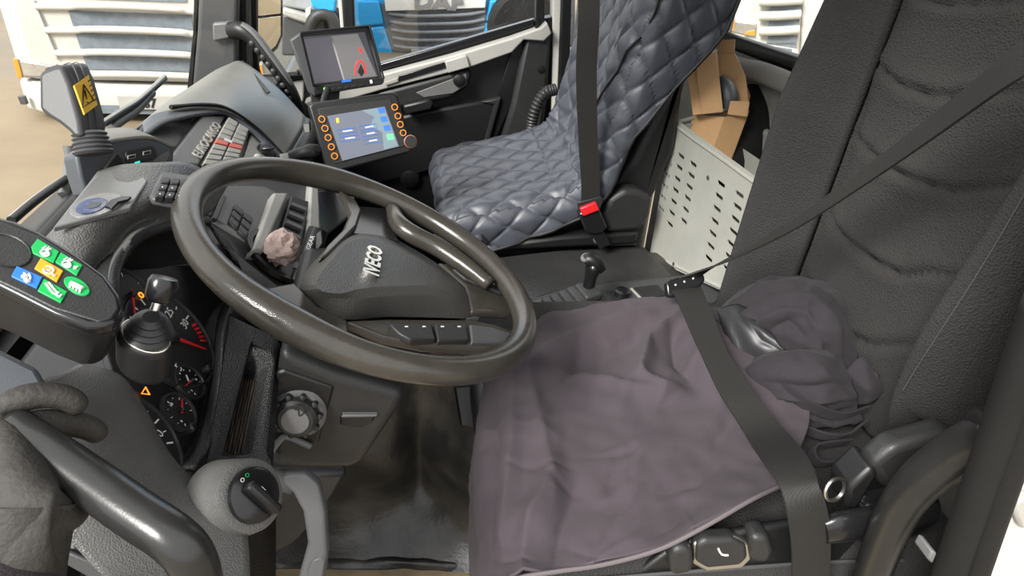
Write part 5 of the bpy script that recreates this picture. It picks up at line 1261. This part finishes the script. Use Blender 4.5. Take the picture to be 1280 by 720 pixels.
def terminal():
    c = P(450, 165, 1.46); pl = Plane(c, (CAM-c).normalized()+V(.12, 0, .02)); n = pl.n
    root = thing('control_terminal', 'black control terminal with orange ringed buttons and lit screen', 'control terminal', P(440, 200, 1.48))
    prism('housing', pl.many([(385, 132), (391, 128), (490, 115), (497, 118), (517, 186), (513, 191), (413, 217), (408, 213)]), n*-.035, M['black'], root, bevel=.006, seg=3)
    prism('face_plate', pl.many([(397, 136), (488, 123), (508, 182), (418, 205)], .002), n*-.004, M['dark'], root, bevel=.001)
    sc = prism('screen', pl.many([(409, 145), (481, 133), (499, 183), (428, 201)], .004), n*-.003, emit_mat('lit_screen', (.24, .26, .33), .26), root, bevel=0)
    ci = emit_mat('screen_teal', (.30, .42, .46), .28)
    kid(prism('map_patch', pl.many([(452, 138), (480, 134), (497, 182), (480, 187), (478, 165), (462, 158), (468, 146)], .0046), n*-.0004, ci, root, bevel=0), sc)
    bl = emit_mat('screen_blue', (.05, .22, .75), .4); wh = emit_mat('screen_white', (.85, .85, .9), .4); nv = emit_mat('screen_navy', (.06, .08, .22), 1.0)
    for q, m_ in (((476, 138), bl), ((479, 149), bl), ((483, 160), bl), ((487, 171), emit_mat('screen_green', (.1, .65, .2), 1.0))):
        kid(prism('soft_key', pl.many([(q[0]-4, q[1]-3), (q[0]+4, q[1]-4), (q[0]+6, q[1]+3), (q[0]-2, q[1]+4)], .005), n*-.0004, m_, root, bevel=0), sc)
    for (x, y, w_) in ((421, 162, 23), (449, 157, 21), (424, 171, 23), (451, 165, 21), (454, 174, 21)):
        qd = [(x, y+.6), (x+w_, y-2.6), (x+w_+2, y+2.8), (x+2, y+6)]
        kid(tube('value_box', pl.many(qd, .0052), .0007, bl, root, n=5, closed=True, sm=1), sc)
        kid(prism('value_text', pl.many([(x+7, y+1.6), (x+w_-4, y-.2), (x+w_-3, y+1.4), (x+8, y+3.2)], .0052), n*-.0003, wh, root, bevel=0), sc)
    kid(prism('warning_mark', pl.many([(420, 148), (423, 147.4), (424, 153), (421, 153.6)], .0052), n*-.0003, emit_mat('screen_yellow', (.9, .7, .02), 1.0), root, bevel=0), sc)
    for q in ((402, 149), (406, 160.5), (410, 172), (414, 183.5), (418, 195), (493, 134), (497, 145), (500, 155.5), (503.5, 166)):
        b = lathe('round_button', [(.0075, 0), (.007, .002), (.003, .0025)], pl(*q, .003), n, M['blacksmooth'], root, n=20)
        kid(lathe('button_ring', [(.0052, .002), (.0072, .002), (.0072, .0032), (.0052, .0032), (.0052, .002)], pl(*q, .003), n, M['orange'], root, n=20, cap=False), b)
    k_ = lathe('rotary_knob', [(.014, 0), (.014, .010), (.012, .012), (.004, .0122)], pl(512, 177, .002), n, M['dark'], root, n=24)
    kid(lathe('knob_ring', [(.0135, .0105), (.0145, .0095), (.0138, .0115), (.0128, .0122)], pl(512, 177, .002), n, mat('copper_ring', (.30, .12, .07), .4), root, n=24, cap=False), k_)
    tube('mount_arm', [pl(412, 188, -.035), P(392, 188, 1.44), P(372, 193, 1.43), P(358, 200, 1.42)], [.013, .012, .013, .014], M['black'], root, n=14)
    lathe('mount_joint', [(.013, -.015), (.016, 0), (.013, .015)], P(388, 189, 1.44), (1, .5, 0), M['dark'], root, n=16)
    tube('monitor_post', [pl(405, 150, -.04), pl(405, 128, -.06), pl(410, 112, -.09)], .008, M['black'], root, n=10)
    prism('clamp', [P(378, 155, 1.5), P(387, 153, 1.5), P(388, 166, 1.5), P(380, 167, 1.5)], V(.0, .02, 0), M['dark'], root, bevel=.002)
terminal()
# grab handle on the far pillar
gh = thing('pillar_grab_rail', 'curved black ribbed grab handle on the far windscreen pillar', 'grab handle', PA(292, 40))
prism('base_plate', PA.many([(265, 29), (292, 27), (294, 47), (266, 52)], .02), (0, .03, 0), M['grey'], gh, bevel=.006)
pts = [PA(290, 38, .03), PA(302, 38, .05), PA(318, 50, .06), PA(338, 76, .07), PA(356, 102, .07), PA(368, 126, .06), PA(374, 150, .03)]
tube('grip', pts, [.024, .024, .021, .020, .020, .020, .018], M['black'], gh, n=14)
tube('grip_top', [p+V(.004, -.008, .016) for p in pts[1:6]], .010, M['grey'], gh, n=8)
for k, p in enumerate(spline(pts[2:], 3)): lathe('grip_rib', [(.008, 0), (.008, .004), (.004, .006)], p+V(-.004, -.019, -.006), (-.1, -1, .1), M['dark'], gh, n=10)

# ------------------------------------------------------------------ handset with warning sticker
def handset():
    hg = mat('handset_grey', (.032, .033, .035), .45, bump=.12, bscale=900)
    root = thing('joystick_handset', 'dark grey joystick handset with yellow warning sticker on the dash', 'joystick', P(118, 190, .82))
    d = .80
    e = P(103, 79, .845)-P(70, 82, d)
    prof = [(47, 92), (56, 86), (68, 82), (78, 81), (88, 104), (100, 148), (104, 172), (92, 173), (84, 164), (73, 155), (60, 147), (48, 137)]
    prism('shell', [P(a, b, d) for a, b in prof], e, hg, root, bevel=.010, seg=4)
    # seams
    for k in (.34, .62): 
        tube('seam', [P(a, b, d-.001)+e*k for a, b in prof[2:7]], .0006, hg, root, n=5, sm=3)
    rf = Plane(P(88, 104, d), (P(104, 172, d)-P(78, 81, d)).cross(e)); 
    if rf.n.dot(CAM-rf.o) < 0: rf.n = -rf.n
    s = prism('warning_sticker', rf.many([(93, 107), (111, 94), (122, 131), (106, 143)], .002), rf.n*-.002, M['yellow'], root, bevel=0)
    kid(tube('triangle', rf.many([(104.5, 106), (103.5, 134.5), (117, 125)], .0026), .0011, M['ink'], root, n=6, closed=True, sm=1), s)
    kid(tube('exclamation', rf.many([(106, 113), (108.5, 124)], .0026), [.0012, .0007], M['ink'], root, n=6, sm=1), s)
    kid(lathe('exclamation_dot', [(.0011, 0), (.0011, .0006)], rf(109.5, 128, .0024), rf.n, M['ink'], root, n=8), s)
    for k in range(5): kid(prism('text_line', rf.many([(110+k*.0+k*1.8, 101+k*6), (113.5+k*1.8, 98.5+k*6), (114+k*1.8, 100+k*6), (110.6+k*1.8, 102.6+k*6)], .0024), rf.n*-.0004, M['ink'], root, bevel=0), s)
    for k in range(6): lathe('vent_dot', [(.0022, 0), (.0022, .001)], P(55+k*2.6, 87-k*.8, d)+e*.12, (0, 0, 1), M['black'], root, n=8)
    b0, b1 = P(112, 168, .822), P(117, 190, .825)
    for k in range(5):
        t = k/4; lathe('bellows_ring', [(.0165+.0008*k, -.003), (.0195+.0008*k, 0), (.0165+.0008*k, .003)], b0*(1-t)+b1*t, b1-b0, M['darkgrey'], root, n=20)
handset()

# ------------------------------------------------------------------ sweeper control console by the door
def sweeper_panel():
    root = thing('control_console', 'black side console with coloured function stickers beside the dash', 'control console', P(80, 440, .52))
    pl = Plane(P(80, 345, .485), (.30, -.22, .93)); n = pl.n
    out = [(-60, 262), (0, 270), (20, 275), (50, 288), (97, 317), (133, 343), (150, 367), (155, 386), (147, 401), (130, 408), (108, 407), (67, 391), (20, 367), (0, 357), (-60, 332)]
    prism('console_top', pl.many(out), n*-.012, M['blacksmooth'], root, bevel=.004, seg=3)
    prism('face_plate', pl.many([(-60, 268), (0, 277), (48, 294), (94, 322), (128, 347), (144, 370), (148, 385), (140, 397), (124, 402), (68, 385), (20, 361), (-60, 325)], .001), n*-.002, M['dark'], root, bevel=.001)
    # body below: outline shrinks downwards
    bd = pl.many(out, -.012); c = sum(bd, V(0, 0, 0))/len(bd)
    v = bd+[p*.96+c*.04+n*-.020 for p in bd]+[p*.80+c*.20+n*-.058 for p in bd]; k = len(bd)
    f = [tuple(range(k)), tuple(range(3*k-1, 2*k-1, -1))]+[(a*k+i, a*k+(i+1) % k, (a+1)*k+(i+1) % k, (a+1)*k+i) for a in range(2) for i in range(k)]
    mesh('console_body', v, f, M['black'], root, bevel=.004)
    tube('round_cap', ell(pl, 8, 313, 32, 19, 18, .0012), .0009, M['black'], root, n=6, closed=True, sm=1)
    def stk(name, q, m): return prism(name, pl.many(q, .0022), n*-.0016, m, root, bevel=.0004)
    g1 = stk('sticker', [(39, 308), (47, 298), (74, 314), (67, 328), (41, 316)], M['green'])
    g2 = stk('sticker', [(69, 327), (76, 315), (103, 331), (96, 344)], M['green'])
    o1 = stk('sticker', [(43, 335), (51, 322), (79, 338), (71, 352)], M['orangestk'])
    b1 = stk('sticker', [(14, 345), (21, 332), (53, 346), (46, 360)], M['bluestk'])
    g3 = stk('sticker', [(47, 363), (55, 348), (84, 364), (76, 378)], M['green'])
    g4 = prism('sticker', ell(pl, 96, 357, 18, 9, 30, .0022), n*-.0016, M['green'], root, bevel=.0004)
    W_ = lambda q, par, cl=False, r=.00075: kid(tube('symbol', pl.many(q, .0028), r, M['print'], root, n=5, closed=cl, sm=3), par)
    for par, cx, cy in ((g1, 56, 317), (g2, 83, 331)):
        W_([(cx-5, cy-2), (cx-1, cy+3), (cx+5, cy+2), (cx+4, cy-3), (cx-1, cy-5)], par, True); W_([(cx-1.5, cy-1), (cx+1, cy+1), (cx+2.5, cy-1)], par, True)
        W_([(cx-3, cy-6), (cx+1, cy-9)], par); W_([(cx+1, cy-5), (cx+5, cy-8)], par); W_([(cx+4, cy-5), (cx+8, cy-6)], par)
    W_([(93, 333), (95, 336)], g2); W_([(92, 336), (97, 333)], g2)
    W_([(54, 336), (57, 341), (64, 342), (67, 337), (62, 333), (57, 333)], o1); W_([(58, 337), (63, 338)], o1); W_([(66, 343), (69, 345)], o1)
    W_([(30, 341), (34, 346), (30, 350)], b1); W_([(36, 342), (38, 347), (36, 352)], b1); W_([(28, 345), (32, 347)], b1, r=.0016); W_([(33, 350), (36, 353)], b1, r=.0016)
    W_([(57, 354), (66, 366), (72, 368)], g3); W_([(61, 353), (70, 364), (74, 366)], g3); W_([(70, 368), (74, 371), (77, 368)], g3)
    W_([(88, 354), (95, 357), (103, 361)], g4, r=.0022)
    for k in range(4): W_([(90+k*4, 352+k*2.4), (87+k*4, 359+k*2.2)], g4)
    # mini joystick at the console end
    jc = P(185, 424, .53); jn = V(.30, -.30, .9).normalized(); jp = Plane(jc, jn)
    prism('joystick_base', [p for p in ell(jp, 180, 418, 37, 23, 22, 0)], jn*-.05, M['black'], root, bevel=.008, seg=3)
    prism('worn_plate', ell(jp, 182, 419, 33, 20, 22, .001), jn*-.002, M['chrome'], root, bevel=.0006)
    lathe('bellows', [(.0165, 0), (.0178, .0025), (.0150, .0050), (.0160, .0075), (.0128, .0100), (.0138, .0125), (.0100, .0150), (.0108, .0172), (.0060, .0200)], jp(186, 417), jn+V(.02, .08, 0), M['black'], root, n=28, angle=20)
    ax0 = jp(187, 418)+jn*.026
    top = P(206, 347, .53); base = P(197, 377, .531)
    tube('joystick_shaft', [P(190, 396, .53), base], .0035, M['chrome'], root, n=12, sm=1)
    lathe('joystick_knob', [(.0075, 0), (.0105, .004), (.0112, (top-base).length-.004), (.0095, (top-base).length), (.003, (top-base).length+.001)], base, top-base, M['blacksmooth'], root, n=26)
sweeper_panel()
# slate block below console
bx = Plane(P(30, 470, .56), (.35, -.6, .7))
tag(prism('side_box', bx.many([(-60, 415), (0, 437), (46, 460), (60, 486), (52, 497), (0, 502), (-60, 505)]), bx.n*-.04, M['slate'], None, bevel=.004), 'slate blue plastic box tucked under the side console', 'box')

# ------------------------------------------------------------------ door side: grab bar, gloved hand
gb = thing('grab_bar', 'thick black grab bar held by the gloved hand', 'grab bar', P(250, 720, .42))
tube('bar', [P(18, 538, .47), P(50, 560, .46), P(110, 600, .45), P(170, 642, .44), P(215, 672, .435), P(238, 698, .44), P(250, 740, .46), P(256, 800, .50)], [.0155]*8, M['handle'], gb, n=20, angle=180)
0 and tube('bar_ridge', [P(60, 556, .45), P(110, 588, .44), P(170, 630, .43), P(212, 658, .425)], .006, M['black'], gb, n=8)

def person():
    root = thing('person', 'gloved hand and dark plum sleeve of a person gripping the grab bar', 'person', P(20, 700, .45))
    D = bpy.data
    def skin(name, verts, edges, radii, m, sub=2):
        me = D.meshes.new(name); me.from_pydata([tuple(v) for v in verts], edges, []); me.update()
        o = D.objects.new(name, me); C.objects.link(o); adopt(o, root)
        md = o.modifiers.new('skin', 'SKIN'); sv = me.skin_vertices[0].data if me.skin_vertices else None
        if sv is None:
            import bmesh
            bm = bmesh.new(); bm.from_mesh(me); bm.verts.layers.skin.verify(); bm.to_mesh(me); bm.free(); sv = me.skin_vertices[0].data
        for i, r in enumerate(radii): sv[i].radius = r if isinstance(r, tuple) else (r, r); sv[i].use_root = (i == 0)
        md.use_smooth_shade = True
        s = o.modifiers.new('sub', 'SUBSURF'); s.levels = sub; s.render_levels = sub
        me.materials.append(m); return o
    v, e, r = [], [], []
    def add(p, rad, par=None):
        v.append(p); r.append(rad)
        if par is not None: e.append((par, len(v)-1))
        return len(v)-1
    # forearm, wrist and palm (palm lies beside/under the bar, fingers wrap over its far side)
    w0 = add(P(30, 690, .425), (.027, .030)); 
    w1 = add(P(12, 760, .43), (.028, .032), w0)
    p1 = add(P(38, 640, .43), (.022, .032), w0); p2 = add(P(34, 590, .445), (.018, .030), p1)
    kn = [P(10, 520, .475), P(6, 545, .465), P(18, 560, .455), P(24, 585, .45)]
    fing = [[P(-10, 522, .47), P(20, 498, .475), P(58, 492, .485), P(92, 498, .495), P(104, 516, .50)],
            [P(4, 552, .462), P(34, 530, .475), P(84, 528, .50), P(116, 534, .515), P(130, 550, .52)],
            [P(10, 575, .458), P(34, 565, .48), P(74, 570, .50), P(104, 578, .51), P(112, 590, .51)],
            [P(20, 590, .45), P(50, 575, .475), P(80, 590, .49), P(100, 604, .49), P(104, 614, .488)]]
    fr_ = [.0115, .0112, .0108, .0102, .0082]
    for F_ in fing:
        last = p2
        for q, rad in zip(F_, fr_): last = add(q, rad, last)
    last = p1
    for q, rad in zip([P(60, 640, .425), P(78, 650, .44), P(92, 640, .455), P(100, 622, .465)], (.015, .0125, .011, .009)): last = add(q, rad, last)
    gl = skin('glove', v, e, r, M['glove'])
    sl_ = skin('sleeve', [P(6, 708, .40), P(-20, 770, .41), P(-60, 850, .43), P(-120, 960, .48)], [(0, 1), (1, 2), (2, 3)], [.040, .043, .047, .052], M['sleeve'])
person()

# right-hand side: entry grab tube, door seal, white body
eg = thing('entry_handle', 'bent black entry handle between the driver seat and door frame', 'grab handle', PY(1090, 720, .2))
tube('tube', [PY(1060, 790, .22), PY(1085, 730, .21), PY(1104, 680, .20), PY(1124, 636, .19), PY(1150, 602, .18), PY(1190, 570, .165), PY(1222, 552, .15), PY(1250, 546, .135)], .021, M['handle'], eg, n=18, angle=180, flat=(1, .85, (0, 1, 0)))
0 and tube('tube_ridge', [PY(1118, 640, .166), PY(1146, 600, .155), PY(1188, 566, .142)], .004, M['black'], eg, n=8)
lathe('end_boss', [(.028, 0), (.026, .012), (.02, .016)], PY(1244, 548, .14), (-1, .2, -.2), M['black'], eg, n=18)
PQ = Plane((0, YD, 0), (0, -1, 0))
S(tube('trim_9', PQ.many([(1310, 370), (1270, 480), (1242, 560), (1214, 640), (1186, 720), (1160, 800)]), .0145, M['rubber'], None, n=12, angle=180))
S(tube('trim_10', PQ.many([(1330, 400), (1292, 500), (1264, 580), (1237, 660), (1211, 740), (1188, 810)], .008), .012, M['rubber'], None, n=12, angle=180))
wl = S(prism('wall_left', PQ.many([(1345, 420), (1304, 510), (1276, 590), (1248, 670), (1222, 750), (1200, 820)], .0)+[V(.58, YD, 0), V(.95, YD, 0), V(.95, YD, 1.85), V(.36, YD, 1.85)], (0, .05, 0), M['white'], None, bevel=.01))
prism('door_catch', PQ.many([(1268, 640), (1272, 628), (1290, 620), (1290, 660), (1276, 662)], .008), (0, .01, 0), M['lightgrey'], wl, bevel=.003)
prism('seal_clip', PQ.many([(1160, 700), (1166, 690), (1172, 692), (1166, 706)], .02), (0, .02, 0), M['grey'], wl, bevel=.002)
S(prism('trim_11', [PY(1262, 500, .30), PY(1290, 420, .30), PY(1310, 440, .30), PY(1275, 512, .30)], (0, .04, 0), M['lightgrey'], None, bevel=.006))
S(prism('trim_12', [V(.55, .13, 0), V(.92, .13, 0), V(.92, .30, 0), V(.55, .30, 0)], (0, 0, .38), mat('grey_carpet', (.12, .12, .118), .95, bump=.8, bscale=300), None, bevel=.004))

# ------------------------------------------------------------------ wipers and mirror outside
def wiper(name, lab, arm, blade, x):
    r = thing(name, lab, 'wiper', PX(*arm[0], x))
    tube('arm', [PX(a, b, x) for a, b in arm], .011, M['grey'], r, n=8)
    tube('blade', [PX(a, b, x) for a, b in blade], .008, M['black'], r, n=8)
    tube('blade_spine', [PX(a, b-3, x-.002) for a, b in blade], .006, M['lightgrey'], r, n=6)
wiper('windscreen_wiper', 'wiper blade parked across the windscreen base near the door', [(86, 182), (88, 200), (84, 226), (80, 244)], [(14, 276), (40, 254), (66, 235), (96, 215)], -.66)
wiper('windscreen_wiper', 'wiper blade rising in front of the white truck grille', [(140, 160), (150, 152), (170, 138), (190, 116)], [(128, 156), (150, 142), (175, 126), (206, 98)], -.70)
mr = thing('door_mirror', 'tall black door mirror outside the passenger quarter light', 'mirror', PY(338, 70, 2.35))
PM = Plane(PY(338, 20, 2.35), (.70, -.68, -.18))
prism('mirror_housing', PM.many([(322, -30), (355, -30), (355, 44), (348, 62), (336, 72), (322, 74)]), (-.05, .06, 0), M['black'], mr, bevel=.01)
prism('main_glass', PM.many([(324, -28), (351, -28), (351, 17), (324, 20)], .004), (-.004, .004, 0), M['mirror'], mr, bevel=.001)
prism('wide_glass', PM.many([(324, 23), (351, 20), (351, 44), (345, 57), (334, 67), (324, 69)], .004), (-.004, .004, 0), M['mirror'], mr, bevel=.001)
tube('mirror_stay', [PM(325, 72), PM(310, 90)+V(-.05, 0, 0)], .012, M['black'], mr, n=8, sm=1)
